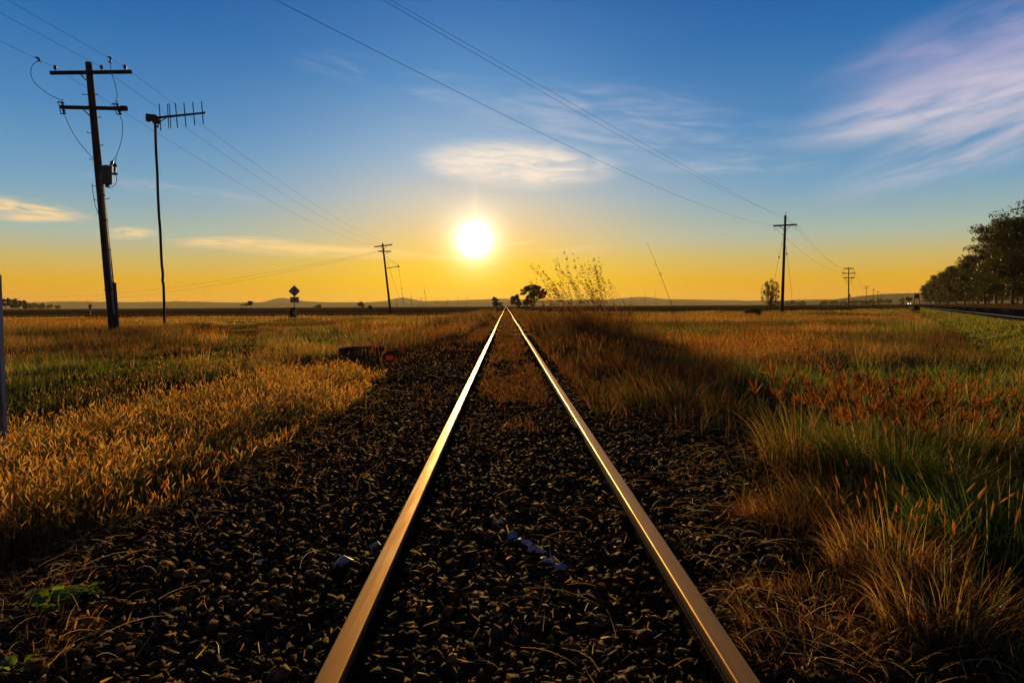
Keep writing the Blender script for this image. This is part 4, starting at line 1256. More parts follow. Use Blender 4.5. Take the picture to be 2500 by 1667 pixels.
# ------------------------------------------------------------------ trees
def gum(name, seed, H, W, base_frac, nclump, nleaf, leaf, leafmat, barkmat, trunk_r, lean=0.0, flat=0.6, label=None, group=None, loc=(0, 0, 0), multi=1, cat='tree', clump_r=0.13):
    r = random.Random(seed); rr = np.random.default_rng(seed)
    o = empty(name, loc, label, cat, group)
    tb = MB(); L = Vector(loc)
    cr = Vector((lean * H, 0, H * (base_frac + 1) / 2))
    rx, rz = W / 2, H * (1 - base_frac) / 2
    stems = []
    for s in range(multi):
        fx = r.uniform(-0.15, 0.15) * W * (multi > 1)
        pts = [Vector((0, 0, -0.3))]
        n = 5
        for i in range(1, n + 1):
            t = i / n
            pts.append(Vector((fx * t + lean * H * t + r.uniform(-0.02, 0.02) * H, r.uniform(-0.02, 0.02) * H, H * 0.62 * t)))
        tb.tube([L + p for p in pts], [trunk_r * (1.25 if i == 0 else 1 - 0.6 * i / n) / (1 + 0.4 * (multi > 1)) for i in range(n + 1)], 7)
        stems.append(pts)
    cl = []
    for k in range(nclump):
        for _ in range(20):
            a = r.uniform(0, 2 * math.pi); rad = math.sqrt(r.random()); h = r.uniform(-1, 1)
            if rad * rad + h * h < 1 and (rad * rad + (h * 0.9) ** 2 > 0.28 or r.random() < 0.25) and (h > -0.45 or rad > 0.45): break
        c_ = Vector((cr.x + math.cos(a) * rad * rx, math.sin(a) * rad * rx * 0.9, cr.z + h * rz))
        cl.append(c_)
        st_ = r.choice(stems); i = r.randint(2, len(st_) - 1); q = st_[i]
        if q.z > c_.z: q = st_[2]
        m_ = q.lerp(c_, 0.5) + Vector((r.uniform(-0.04, 0.04) * H, r.uniform(-0.04, 0.04) * H, -0.03 * H))
        tb.tube([L + q, L + m_, L + c_], [trunk_r * 0.38, trunk_r * 0.22, trunk_r * 0.06], 5, cap=False)
    tb.build('trunk', barkmat, o)
    V = []; N = nleaf
    ci = rr.integers(0, nclump, N)
    C_ = np.array([c_[:] for c_ in cl])[ci]
    szc = rr.uniform(0.6, 1.3, nclump)[ci] * clump_r * W
    d = rr.normal(size=(N, 3)); d /= np.linalg.norm(d, axis=1)[:, None]
    P = C_ + d * (szc * rr.random(N) ** 0.45)[:, None] * np.array([1, 1, flat])
    a = rr.normal(size=(N, 3)); a /= np.linalg.norm(a, axis=1)[:, None]
    b_ = np.cross(a, rr.normal(size=(N, 3))); b_ /= np.linalg.norm(b_, axis=1)[:, None]
    s_ = (leaf * rr.uniform(0.6, 1.4, N))[:, None]
    Q = np.stack([P - a * s_, P - b_ * s_ * 0.35, P + a * s_, P + b_ * s_ * 0.35], 1).reshape(-1, 3)
    f = np.arange(N * 4).reshape(-1, 4)
    mesh_from('crown', Q, f, None, leafmat, o)
    return o


def placed(o, x, y, z, s=1.0, rz=0.0):
    o.location = (x, y, z); o.scale = (s, s, s); o.rotation_euler.z = rz
    return o


# the row of gums beyond the road: the first of each kind is built, the rest are copies
GUMS = []
for k, (H, W, bf) in enumerate(((19, 17, 0.14), (18, 15, 0.12), (19, 16, 0.18), (16, 15, 0.05))):
    GUMS.append(gum('gum_tree', 40 + k, H, W, bf, 105, 19000, 0.27, MAT['leaf_gum'], MAT['bark'] if k != 1 else MAT['bark_pale'], 0.33, rnd.uniform(-0.04, 0.04), 0.55, 'x', 'gum trees in the row beyond the road'))
row = []
# c = offset from the road line, y = distance along
for i, (yy, cc, s, k) in enumerate(((128, 27, 0.98, 0), (140, 24.5, 0.98, 2), (152, 33, 1.0, 1), (166, 25, 0.86, 1), (180, 35, 0.92, 0), (192, 26, 0.88, 3), (206, 33, 0.9, 2), (222, 26, 0.84, 2),
                                   (236, 36, 0.85, 1), (250, 26, 0.9, 0), (268, 33, 0.84, 3), (286, 26, 0.86, 1), (306, 34, 0.85, 2), (326, 26, 0.86, 3), (350, 32, 0.86, 0), (378, 26, 0.86, 2),
                                   (405, 33, 0.85, 3), (432, 27, 0.86, 1), (465, 31, 0.88, 3), (500, 27, 0.9, 2), (512, 31, 0.85, 0), (520, 28, 0.78, 3), (114, 35, 1.05, 2), (132, 42, 1.0, 3), (160, 44, 0.95, 0), (210, 46, 0.9, 1), (146, 28, 0.8, 3), (173, 30, 0.78, 3), (214, 29, 0.75, 3), (243, 30, 0.75, 3), (275, 29, 0.75, 3), (315, 29, 0.72, 3), (360, 28, 0.75, 3), (180, 46, 0.9, 2), (240, 44, 0.9, 0), (300, 42, 0.85, 3), (445, 33, 0.85, 0), (480, 33, 0.85, 3), (505, 33, 0.8, 1))):
    first = not any(q[3] == k for q in row)
    o = GUMS[k] if first else copy_tree(GUMS[k])
    x = cc + RDX * yy
    placed(o, x, yy, tz(x, yy) - 0.1, s * (rnd.uniform(0.82, 1.1) if i not in (0, 1, 21) else 1.0), rnd.uniform(0, 6.28))
    o['label'] = 'dark gum tree inside the receding row beyond the road'
    row.append((yy, cc, s, k, o))
row[0][4]['label'] = 'tallest and nearest dark gum tree of the row beyond the road'
row[21][4]['label'] = 'farthest small gum tree at the tip of the roadside row'
row[1][4]['label'] = 'second nearest gum of the row, its crown stepping down from the tallest'

# trees by the line, centre
def tree_at(name, u, vbase, vtop, Y, wpx, seed, label, leafmat='leaf_dark', bf=0.3, nclump=26, nleaf=2600, group=None, lean=0.0, leaf=None, multi=1, flat=0.55, clump_r=0.14, cat='tree', zb=None):
    x = xat(u, Y); zg = tz(x, Y) if zb is None else zb
    H = at(u, vtop, Y).z - zg
    W = wpx / FPX * Y
    return gum(name, seed, H, W, bf, nclump, nleaf, leaf or max(0.05, 0.0011 * Y), MAT[leafmat], MAT['bark'], 0.03 * H, lean, flat, label, group, (x, Y, zg), multi, cat, clump_r)


tree_at('gum_tree', 1304, 742, 695, 340, 60, 101, 'spreading umbrella-crowned gum tree just right of the vanishing rails', bf=0.36, nclump=60, nleaf=7000, multi=3, clump_r=0.10)
tree_at('shrub', 1288, 742, 730, 330, 36, 102, 'low dense bush at the foot of the umbrella-crowned gum', bf=0.0, nclump=22, nleaf=1800, flat=0.8, cat='bush')
tree_at('gum_tree', 1258, 742, 719, 420, 19, 103, 'small bushy tree between the rails and the umbrella-crowned gum', bf=0.1, nclump=24, nleaf=2200, flat=0.8, clump_r=0.22)
tree_at('shrub', 1267, 742, 733, 400, 12, 104, 'little round bush right of the small bushy tree', bf=0.0, nclump=12, nleaf=700, flat=0.8, cat='bush')
tree_at('gum_tree', 1210, 744, 725, 380, 16, 105, 'thin small tree just left of the vanishing rails', bf=0.15, nclump=20, nleaf=1600, flat=0.8, clump_r=0.22)
tree_at('shrub', 1224, 744, 734, 520, 10, 106, 'faint bush between the small left tree and the rails', bf=0.0, nclump=10, nleaf=500, cat='bush')
# sapling by the right-hand pole
sap_x = xat(1880, 92)
sap = gum('sapling', 77, 4.6, 2.5, 0.2, 60, 1700, 0.10, MAT['leaf_pale'], MAT['bark'], 0.06, 0.0, 1.5, 'slender sparse weeping sapling left of the tall right-hand pole', None, (sap_x, 92, tz(sap_x, 92)), 3, 'tree', 0.10)
mb = MB()
r77 = random.Random(5)
for k in range(90):
    a = r77.uniform(0, 6.28); rr = r77.uniform(0.2, 1.15); zt = r77.uniform(1.6, 4.5)
    rr *= math.sin(min(1, (4.9 - zt) / 3.2) * math.pi / 2)
    p0 = Vector((sap_x + rr * math.cos(a) * 0.5, 92 + rr * math.sin(a) * 0.5, zt)); p1 = Vector((sap_x + rr * math.cos(a), 92 + rr * math.sin(a), zt - 0.1)); p2 = p1 + Vector((0.06 * math.cos(a), 0, -r77.uniform(0.5, 1.3)))
    mb.tube([p0, p1, p2], [0.016, 0.013, 0.006], 4, cap=False)
mb.build('twigs', MAT['stem'], sap)

# far trees on the left skyline and across the plain
for i, (u, vt, w, Y, lab) in enumerate(((14, 728, 22, 560, 'dark tree on the far horizon right beside the metal post'), (27, 726, 26, 580, 'broadest dark tree of the far left horizon group'), (45, 732, 18, 560, 'rounded tree in the far left horizon group'), (56, 733, 18, 570, 'right-hand tree of the dark far left horizon group'),
                                       (70, 741, 12, 1150, None), (82, 741, 16, 1250, None), (98, 743, 12, 1300, None), (103, 741, 14, 1350, None), (121, 742, 13, 1400, None), (141, 744, 9, 1500, None),
                                       (882, 737, 14, 700, 'lone hazy round tree on the plain left of the leaning pole'), (776, 744, 16, 900, 'low hazy bush mound on the plain'))):
    tree_at('distant_tree' if i != 11 else 'shrub', u, 750, vt, Y, w, 200 + i, lab or 'faint misty tree right of the dark left horizon group', 'leaf_far', 0.15, 14, 900, 'misty trees on the left horizon' if not lab else None, leaf=0.0012 * Y, flat=0.7, clump_r=0.2)
for i, (u, vt, w, Y) in enumerate(((1905, 736, 20, 1500), (1930, 735, 22, 1600), (1955, 736, 20, 1500), (2010, 736, 18, 1400), (2035, 735, 22, 1500), (2058, 736, 18, 1350), (2085, 734, 20, 1300), (2110, 733, 20, 1300), (2128, 733, 18, 1250), (2150, 731, 16, 1300), (2166, 730, 18, 1350))):
    tree_at('distant_tree', u, 742, vt, Y, w, 300 + i, 'faint misty tree in the low belt behind the right-hand poles', 'leaf_far', 0.1, 12, 700, 'misty tree belt behind the right-hand poles', leaf=0.0013 * Y, flat=0.7, clump_r=0.2)
tree_at('distant_tree', 2219, 740, 724, 620, 17, 330, 'small flat-topped tree above the oncoming car', 'leaf_far', 0.4, 14, 900, leaf=0.7, clump_r=0.16, zb=0.45)
tree_at('shrub', 2203, 740, 733, 420, 8, 331, 'small bush around the distant diamond sign by the road', 'leaf_gum', 0.0, 10, 500, leaf=0.4, cat='bush', zb=0.3)
for (u, v, w, Y, lab) in ((2238, 752, 20, 96, 'dark grass tuft at the feet of the two-legged sign'), (1840, 759, 44, 75, 'dark green shrubby patch in the meadow left of the sapling'), (2470, 748, 22, 150, 'low dark bush in front of the roadside gums')):
    tree_at('shrub', u, v + 8, v - 6, Y, w, 340 + int(u), lab, 'leaf_gum', 0.0, 14, 1200, leaf=0.10 if Y < 120 else 0.15, cat='bush', flat=0.8)

# ------------------------------------------------------------------ power poles
def insulator(base, up, s=1.0, mat=None, parent=None, name='insulator'):
    mb = MB()
    mb.lathe(base, up, [(-0.14 * s, .012 * s), (0.06 * s, .012 * s), (0.07 * s, .055 * s), (0.10 * s, .09 * s), (0.13 * s, .05 * s), (0.16 * s, .085 * s), (0.19 * s, .05 * s), (0.22 * s, .07 * s), (0.27 * s, .035 * s), (0.28 * s, .01)], 10)
    return mb.build(name, mat or MAT['ceramic'], parent, True)


def curve_pts(P, n=14):
    """smooth path through the points P (Catmull-Rom)"""
    P = [Vector(p) for p in P]; P = [P[0] * 2 - P[1]] + P + [P[-1] * 2 - P[-2]]
    out = []
    for i in range(1, len(P) - 2):
        for k in range(n):
            t = k / n; a, b, c, d = P[i - 1], P[i], P[i + 1], P[i + 2]
            out.append(0.5 * ((2 * b) + (c - a) * t + (2 * a - 5 * b + 4 * c - d) * t * t + (3 * b - a - 3 * c + d) * t ** 3))
    out.append(P[-2])
    return out


Y1 = 34.0
A = lambda u, v, dy=0.0: at(u, v, Y1 + dy)
base = A(279, 812); base.z = tz(base.x, Y1) - 0.2
pole1 = empty('utility_pole', base, 'big leaning timber power pole with two crossarms and a transformer', 'power pole')
mb = MB(); top = A(216, 153)
ax1 = (top - base)
pts = [base + ax1 * t for t in np.linspace(0, 1, 9)]
mb.tube(pts, [0.225 - 0.075 * t + rnd.uniform(-0.006, 0.006) for t in np.linspace(0, 1, 9)], 14)
mb.build('pole', MAT['pole'], pole1, True)


def up_pole(v):
    """a point on the pole axis at the given height line"""
    t = (812 - v) / (812 - 153.0)
    return base + ax1 * t


arms = {}
for name, (u0, v0, u1, v1) in (('upper', (123, 178.5, 321, 176.0)), ('lower', (148, 262, 311, 266))):
    mb = MB(); a, b_ = A(u0, v0, -0.22), A(u1, v1, -0.22)
    mb.bar(a, b_, 0.11, 0.16)
    arms[name] = mb.build('crossarm', MAT['arm'], pole1)
    br = MB()
    m0, m1 = ((196, 181), (211, 197)) if name == 'upper' else ((203, 268), (219, 283))
    br.bar(A(*m0, -0.24), A(*m1, -0.18), 0.03, 0.05)
    br.build('brace', MAT['dark_steel'], arms[name])
for u, v in ((135, 174), (248, 173), (305, 172.5)):
    insulator(A(u, v, -0.22), (0, 0, 1), 1.0, MAT['ceramic'], arms['upper'])
for (u0, v0, u1, v1) in ((152, 250, 157, 279), (285, 254, 294, 280)):          # drop-out fuses hung on the lower arm
    mb = MB(); a, b_ = A(u0, v0, -0.42), A(u1, v1, -0.42); d = b_ - a
    mb.tube([a, b_], 0.045, 8)
    for t in (0.05, 0.3, 0.5, 0.7, 0.95): mb.tube([a + d * (t - 0.03), a + d * (t + 0.03)], 0.085, 8)
    s = -1 if u0 < 200 else 1
    mb.tube([a + Vector((-0.14 * 1, -.05, 0.0)), b_ + Vector((-0.14 * 1, -.05, 0.02))], 0.022, 6)
    mb.tube([a, a + Vector((-0.16, -.05, 0.02)), a + Vector((-0.22, -.05, -0.06))], 0.02, 6)
    mb.tube([b_, b_ + Vector((-0.15, -.05, 0.0))], 0.025, 6)
    mb.tube([a, a + Vector((0.02, 0, 0.15))], 0.02, 6)
    mb.build('fuse_cutout', MAT['ceramic'], arms['lower'])
mb = MB(); a = A(302, 265, -0.22); mb.box(a, (0.3, 0.16, 0.22)); mb.build('arm_clamp', MAT['dark_steel'], arms['lower'])
# step pegs
for i, (u0, u1, v) in enumerate(((201, 214, 231.5), (229, 239, 231.5), (235, 245, 287), (213, 224, 325), (243, 252, 355), (219, 230, 389.5), (226, 236, 455), (231, 240, 489), (258, 266, 486))):
    mb = MB(); a, b_ = A(u0, v), A(u1, v)
    out_, in_ = (a, b_) if u1 < (216 + (v - 153) * 0.094 + 3) else (b_, a)
    mb.tube([in_, out_, out_ + Vector((0, 0, 0.07))], 0.017, 6); mb.build('step_peg', MAT['dark_steel'], pole1)
# conduit and splint boards
mb = MB(); path = [A(u, v, -0.24) for u, v in ((247, 417), (252, 470), (258, 535), (265, 605), (272, 690), (279, 768))]
mb.tube(path, 0.042, 8)
cd = mb.build('conduit', MAT['conduit'], pole1, True)
mb = MB()
for (u, v) in ((252, 477), (258, 538), (266, 610), (273.5, 706)):
    p = A(u, v, -0.25); mb = MB(); mb.box(p, (0.16, 0.11, 0.05)); mb.build('conduit_clip', MAT['dark_steel'], cd)
for (u0, v0, u1, v1) in ((279.5, 690, 288.5, 812), (261.5, 683, 271, 812)):
    mb = MB(); a, b_ = A(u0, v0, -0.06), A(u1, v1, -0.06); mb.bar(a, b_, 0.14, 0.09, (1, 0, 0)); mb.build('splint_board', MAT['pole'], pole1)
mb = MB()
for v in (692, 745):
    p = up_pole(v); mb = MB(); mb.lathe(p, ax1, [(-0.03, .25), (0.03, .25)], 14); mb.build('steel_band', MAT['dark_steel'], pole1)
# transformer
tc_ = A(260.5, 429, -0.28)
tr = MB(); tr.lathe(tc_ + Vector((0, 0, -0.42)), (0.02, 0, 1), [(0, .19), (0.03, .235), (0.80, .235), (0.82, .26), (0.86, .26), (0.88, .2), (0.93, .05)], 20)
tr_o = tr.build('transformer', MAT['tank'], pole1, True)
mb = MB(); a, b_ = A(267, 411, -0.28), A(273, 398, -0.28); d = b_ - a
for t in np.linspace(0, 0.75, 5): mb.tube([a + d * t, a + d * (t + 0.08)], [0.09, 0.05], 8)
mb.tube([a, b_], 0.04, 8); mb.lathe(b_ - d * 0.2, d, [(0, .06), (0.06, .085), (0.16, .05), (0.2, .01)], 8)
mb.build('bushing', MAT['ceramic'], tr_o)
mb = MB(); a, b_ = A(280.5, 421, -0.28), A(280.5, 402, -0.28)
mb.tube([a, b_], 0.055, 8); mb.lathe(b_ + Vector((0, 0, -0.1)), (0, 0, 1), [(0, .11), (0.08, .09), (0.2, .02)], 8)
mb.box(a + Vector((-0.12, 0, -0.05)), (0.34, 0.06, 0.06)); mb.box(a + Vector((0, 0, -0.08)), (0.22, 0.1, 0.1))
mb.build('surge_arrester', MAT['ceramic'], tr_o)
mb = MB(); mb.box(A(262, 454, -0.3), (0.14, 0.12, 0.14)); mb.box(A(250, 418, -0.2), (0.12, 0.2, 0.1)); mb.box(A(252, 445, -0.2), (0.12, 0.2, 0.1))
mb.build('bracket', MAT['dark_steel'], tr_o)


def wire(name, pts, r, label, cat='wire', group=None, parent=None, n=4):
    mb = MB(); mb.tube(pts, r, n)
    o = mb.build(name, MAT['wire'], parent)
    return o if parent is not None else tag(o, label, cat, group)


# jumpers on the pole move with it: parts
for pth in (((95, 149), (80, 159), (75, 178), (82, 199), (104, 220), (125, 234), (152, 246)),
            ((268, 152), (273, 180), (282, 210), (286, 235), (282, 250)),
            ((158, 281), (172, 314), (194, 349), (218, 377), (230, 389)),
            ((294, 283), (299, 305), (297, 340), (285, 378), (273, 396)),
            ((285, 386), (279, 403)), ((283, 428), (285, 440), (280, 452), (270, 458), (262, 457)),
            ((225, 449), (227, 470), (232, 500), (242, 530), (246, 570), (253, 620))):
    wire('jumper_wire', curve_pts([A(u, v, -0.3) for u, v in pth], 8), 0.014, None, parent=pole1, n=5)
for pth in (((90, 141), (95, 149)), ((267, 140), (268, 152))):
    mb = MB(); a, b_ = A(*pth[0], -0.22), A(*pth[1], -0.25); mb.tube([a, a.lerp(b_, .5) + Vector((.06, 0, 0)), b_], [0.05, 0.04, 0.05], 6)
    mb.tube([a + Vector((-.1, 0, .03)), a + Vector((.1, 0, -.02))], .025, 5); mb.tube([b_ + Vector((-.08, 0, .03)), b_ + Vector((.1, 0, -.08))], .02, 5)
    mb.build('line_clamp', MAT['dark_steel'], pole1)

# second pole of the left line
Y2 = 136.0
B = lambda u, v, dy=0.0: at(u, v, Y2 + dy)
b0 = B(954, 768); b0.z = tz(b0.x, Y2) - 0.2
pole2 = empty('utility_pole', b0, 'leaning twin-crossarm power pole left of the sun, with a side outrigger', 'power pole')
t2 = B(934, 594); ax2 = t2 - b0
mb = MB(); mb.tube([b0 + ax2 * t for t in np.linspace(0, 1, 6)], [0.24 - 0.08 * t for t in np.linspace(0, 1, 6)], 10); mb.build('pole', MAT['pole'], pole2, True)
for (u0, v0, u1, v1) in ((914, 602.5, 957.5, 597.5), (924, 613, 954.5, 614)):
    mb = MB(); mb.bar(B(u0, v0, -.25), B(u1, v1, -.25), 0.13, 0.22); ca = mb.build('crossarm', MAT['arm'], pole2)
    mb = MB(); ui = (u0 + u1) / 2
    for s in (-1, 1): mb.bar(B(ui + s * 9, (v0 + v1) / 2 + 1, -.3), B(ui + s * 1 + 1, (v0 + v1) / 2 + 9, -.2), 0.04, 0.07)
    mb.build('brace', MAT['dark_steel'], ca)
mb = MB(); mb.bar(B(944, 655, -.2), B(973, 650.5, -.2), 0.09, 0.12); mb.tube([B(973, 648, -.2), B(973, 652.5, -.2)], 0.13, 8); og = mb.build('outrigger', MAT['arm'], pole2)
for P in (((941, 626), (973, 650)), ((973, 651), (983, 724)), ((944, 634), (974, 726))):
    wire('stay_wire', [B(*P[0], -.2), B(*P[1], -.2)], 0.018, None, parent=pole2)
g_ = B(983, 724, -.2); wire('stay_wire', [g_, Vector((g_.x + 1.0, Y2, 0))], 0.018, None, parent=pole2)
mb = MB(); p = B(981, 705, -.2); mb.lathe(p - Vector((0, 0, .12)), (0, 0, 1), [(0, .03), (.06, .09), (.18, .09), (.24, .03)], 8); mb.build('strain_insulator', MAT['ceramic'], pole2)

# the right-hand line
Y3 = 102.0
D = lambda u, v, dy=0.0: at(u, v, Y3 + dy)
d0 = D(1909, 756); d0.z = tz(d0.x, Y3) - 0.2
pole3 = empty('utility_pole', d0, 'tall single-crossarm power pole in the right meadow beside the sapling', 'power pole')
t3 = D(1917.5, 526); ax3 = t3 - d0
mb = MB(); mb.tube([d0 + ax3 * t for t in np.linspace(0, 1, 8)], [0.24 - 0.08 * t + rnd.uniform(-.01, .01) for t in np.linspace(0, 1, 8)], 12); mb.build('pole', MAT['pole'], pole3, True)
mb = MB(); mb.bar(D(1889, 551.5, -.25), D(1945, 548.5, -.25), 0.14, 0.24); ca3 = mb.build('crossarm', MAT['arm'], pole3)
mb = MB()
mb.bar(D(1904, 553, -.3), D(1914, 561, -.2), 0.04, 0.08); mb.bar(D(1930, 552, -.3), D(1918, 562, -.2), 0.04, 0.08); mb.build('brace', MAT['dark_steel'], ca3)
for (u, v) in ((1890, 551), (1944, 548.5)):
    for s in (-1, 1):
        p = D(u, v, -.25); mb = MB(); mb.lathe(p, (s * 0.5, s * .87, 0), [(0.1, .03), (.14, .11), (.24, .11), (.28, .06), (.33, .11), (.42, .11), (.46, .03)], 8); mb.build('insulator', MAT['ceramic_grey'], ca3)
mb = MB(); p = D(1918.5, 524); mb.lathe(p, (0, 0, 1), [(0, .03), (.1, .03), (.12, .09), (.2, .11), (.28, .04)], 8); mb.box(D(1915, 528), (.3, .3, .2)); mb.build('insulator', MAT['ceramic_grey'], pole3)
for (u0, u1, v) in ((1919, 1924, 565), (1908, 1914, 573), (1918, 1922, 583), (1917, 1922, 604), (1908, 1913, 595)):
    mb = MB(); mb.tube([D(u0, v), D(u1, v)], 0.025, 5); mb.build('step_peg', MAT['dark_steel'], pole3)
for P in (((1911, 580), (1902, 628), (1893, 672), (1884, 745)), ((1919, 600), (1921, 620), (1930, 690), (1934, 738))):
    wire('stay_wire', curve_pts([D(*q) for q in P], 4), 0.016, None, parent=pole3)
    mb = MB(); p = D(*P[1]); mb.lathe(p - Vector((0, 0, .14)), (0, 0, 1), [(0, .04), (.07, .12), (.2, .12), (.27, .04)], 8); mb.build('strain_insulator', MAT['ceramic'], pole3)
for P in (((1889, 553), (1890, 562), (1895, 560), (1905, 556)), ((1934, 552), (1939, 562), (1944, 558), (1945, 550))):
    wire('jumper_wire', curve_pts([D(*q, -.4) for q in P], 5), 0.014, None, parent=pole3)

# farther poles of that line
Y4 = 250.0
E = lambda u, v, dy=0.0: at(u, v, Y4 + dy)
e0 = E(2072, 747); e0.z = tz(e0.x, Y4) - 0.3
pole4 = empty('utility_pole', e0, 'three-crossarm power pole with hanging loops, second in the right-hand line', 'power pole')
te = E(2072, 652)
mb = MB(); mb.tube([e0, e0.lerp(te, .5), te], [.26, .22, .17], 10); mb.build('pole', MAT['pole'], pole4, True)
for (u0, u1, v) in ((2061, 2084, 656), (2056, 2088, 667.5), (2060, 2086, 678.5)):
    mb = MB(); mb.bar(E(u0, v, -.3), E(u1, v, -.3), 0.16, 0.26)
    ca = mb.build('crossarm', MAT['arm'], pole4)
    for u in (u0 + 1, u0 + 7, u1 - 7, u1 - 1):
        insulator(E(u, v - 0.3, -.3), (0, 0, 1), 1.9, MAT['ceramic'], ca)
for s in (-1, 1):
    mb = MB(); mb.bar(E(2072 + s * 9, 680, -.3), E(2072, 692, -.3), 0.08, 0.1); mb.build('brace', MAT['dark_steel'], pole4)
    wire('jumper_wire', curve_pts([E(2072 + s * 11, 657, -.4), E(2072 + s * 15, 672, -.4), E(2072 + s * 8, 690, -.4), E(2072 + s * 2, 696, -.4)], 4), 0.03, None, parent=pole4)
mb = MB(); mb.box(E(2074, 722, -.3), (.5, .3, 1.0), bev=.03); mb.build('meter_box', MAT['dark_steel'], pole4)


def far_pole(u, vb, vt, ut, Y, arms_, label, group=None):
    p0 = at(u, vb, Y); p0.z = tz(p0.x, Y) - .3; p1 = at(ut, vt, Y)
    o = empty('utility_pole', p0, label, 'power pole', group)
    mb = MB(); mb.tube([p0, p1], [max(.2, .0004 * Y), max(.16, .0003 * Y)], 8); mb.build('pole', MAT['pole'], o, True)
    for du0, du1, v in arms_:
        t = (v - vb) / (vt - vb); uc = u + (ut - u) * t
        mb = MB(); mb.bar(at(uc + du0, v, Y - .3), at(uc + du1, v, Y - .3), .16, max(.22, .0005 * Y)); mb.build('crossarm', MAT['arm'], o)
    return o


far_pole(2113, 744, 698, 2116, 450, ((-8, 9, 699), (-6, 7, 704)), 'right-leaning double-arm pole, third in the right-hand line')
far_pole(2132, 743, 704, 2132.5, 620, ((-4, 5, 707.5),), 'short-armed pole, fourth in the right-hand line')
fpo = far_pole(2142.5, 742, 711, 2143, 830, ((-5, 5, 712.5),), 'distant thin pole, fifth in the right-hand line')
for i, (u, Y) in enumerate(((2148.5, 1050), (2153.5, 1250), (2157.5, 1450), (2160.5, 1650), (2163.5, 1900))):
    c_ = copy_tree(fpo); px_ = xat(u, Y); c_.location = (px_, Y, -0.3)
    c_['label'] = 'faint misty pole near the far end of the right-hand line'; c_['group'] = 'faint far poles of the right-hand line'


# ------------------------------------------------------------------ overhead wires
def span(a, b, sag, n=40):
    a = Vector(a); b = Vector(b)
    return [a.lerp(b, t) - Vector((0, 0, 4 * sag * t * (1 - t))) for t in np.linspace(0, 1, n)]


GA = 'overhead wires of the left line'
names = ('outer left', 'middle', 'outer right')
for i, (u, v) in enumerate(((135, 165.5), (248, 164.5), (305, 164))):
    p = A(u, v, -0.22)
    q = Vector((p.x + 1.6, -64, p.z + 0.1))
    wire('power_wire', span(q, p, 1.1, 60), 0.0065, ('left-hand', 'middle', 'right-hand')[i] + ' wire rising overhead from the transformer pole toward the viewer', 'wire', GA)
    e = (B(916, 600, -.25), B(936, 596, -.25), B(956, 596, -.25))[i]
    wire('power_wire', span(p, e, (1.5, 1.4, 1.3)[i], 50), 0.008, ('left-hand', 'middle', 'right-hand')[i] + ' wire of the span between the transformer pole and the leaning pole', 'wire', GA)
for i, (u, v, dv) in enumerate(((925, 613, 0), (927, 615, 5))):
    a = B(u, v, -.3); b_ = at(-120, 716 + dv, 260)
    wire('power_wire', span(a, b_, (4.6, 5.4)[i], 50), 0.014, ('upper', 'lower')[i] + ' faint sagging wire running left from the leaning pole', 'wire', 'faint wires left of the leaning pole')
GB = 'overhead wires of the right-hand line'
prevp = Vector((-46, -46, 12.9))
pd = Vector((0.866, -0.5, 0))
RW = (((1889, 551), at(672, 0, 18.4)), ((1917, 528), at(934, 0, 22.6)), ((1945, 549), at(952, 0, 24.4)))
for i, ((u, v), thr) in enumerate(RW):
    a = D(u, v, -.25)
    best = None
    # a hanging line from the pole through the point where it crosses overhead, ending behind the viewpoint
    end = Vector((thr.x - (a.x - thr.x) * 0.83, thr.y - (a.y - thr.y) * 0.83, 12.6))
    t_thr = (a - thr).length / ((a - thr).length * 1.83)
    lin = a.z + (end.z - a.z) * t_thr
    sg = (lin - thr.z) / (4 * t_thr * (1 - t_thr))
    wire('power_wire', span(a, end, sg, 80), 0.0075, ('lowest and loneliest wire sweeping from the tall right-hand pole over the track', 'upper left wire of the close pair sweeping overhead from the tall right-hand pole', 'upper right wire of the close pair sweeping overhead from the tall right-hand pole')[i], 'wire', GB)
for i, ((u, v), (u2, v2)) in enumerate((((1889, 552), (2062, 660)), ((1921, 530), (2074, 655)), ((1945, 549), (2082, 655)))):
    wire('power_wire', span(D(u, v, -.25), E(u2, v2, -.3), 2.4, 40), 0.016, ('lower', 'middle', 'upper')[i] + ' wire of the span from the tall right-hand pole to the three-crossarm pole', 'wire', GB)
for i, (u2, v2) in enumerate(((2084, 657), (2087, 668))):
    wire('power_wire', span(E(u2, v2, -.3), at(2120 - 3 * i, 699 + 4 * i, 450), 2.5, 30), 0.022, ('upper', 'lower')[i] + ' thin wire between the three-crossarm pole and the leaning third pole', 'wire', GB)

# ------------------------------------------------------------------ antenna mast
YA = 46.0
G = lambda u, v, dy=0.0: at(u, v, YA + dy)
g0 = G(402, 800); g0.z = tz(g0.x, YA) - .2
mast = empty('antenna_mast', g0, 'thin crooked timber mast carrying a yagi antenna, right of the transformer pole', 'antenna mast')
mb = MB(); mp_ = [g0] + [G(u, v) for u, v in ((399.5, 700), (397, 690), (397.5, 668), (394.5, 640), (391, 560), (388.5, 530), (385.5, 470), (384, 420), (381, 370), (379, 302))]
mb.tube(curve_pts(mp_, 3), 0.085, 9)
mb.build('pole', MAT['pole'], mast, True)
mb = MB()
mb.box(G(371, 288), (0.62, 0.35, 0.42), Matrix.Rotation(.1, 3, 'Y'), bev=.05); mb.box(G(381, 296), (0.4, 0.3, 0.34), bev=.04); mb.box(G(361, 288), (0.18, .3, .5), bev=.03)
mb.tube([G(366, 283), G(366, 280)], .06, 6); mb.box(G(387, 297), (.2, .2, .22)); mb.tube([G(379, 302), G(379, 296)], .11, 8)
mb.build('bracket', MAT['dark_steel'], mast)
mb = MB(); mb.tube([G(372, 289), G(499, 276)], [0.09, 0.065], 8); mb.tube([G(498, 276), G(501, 275.7)], 0.085, 8)
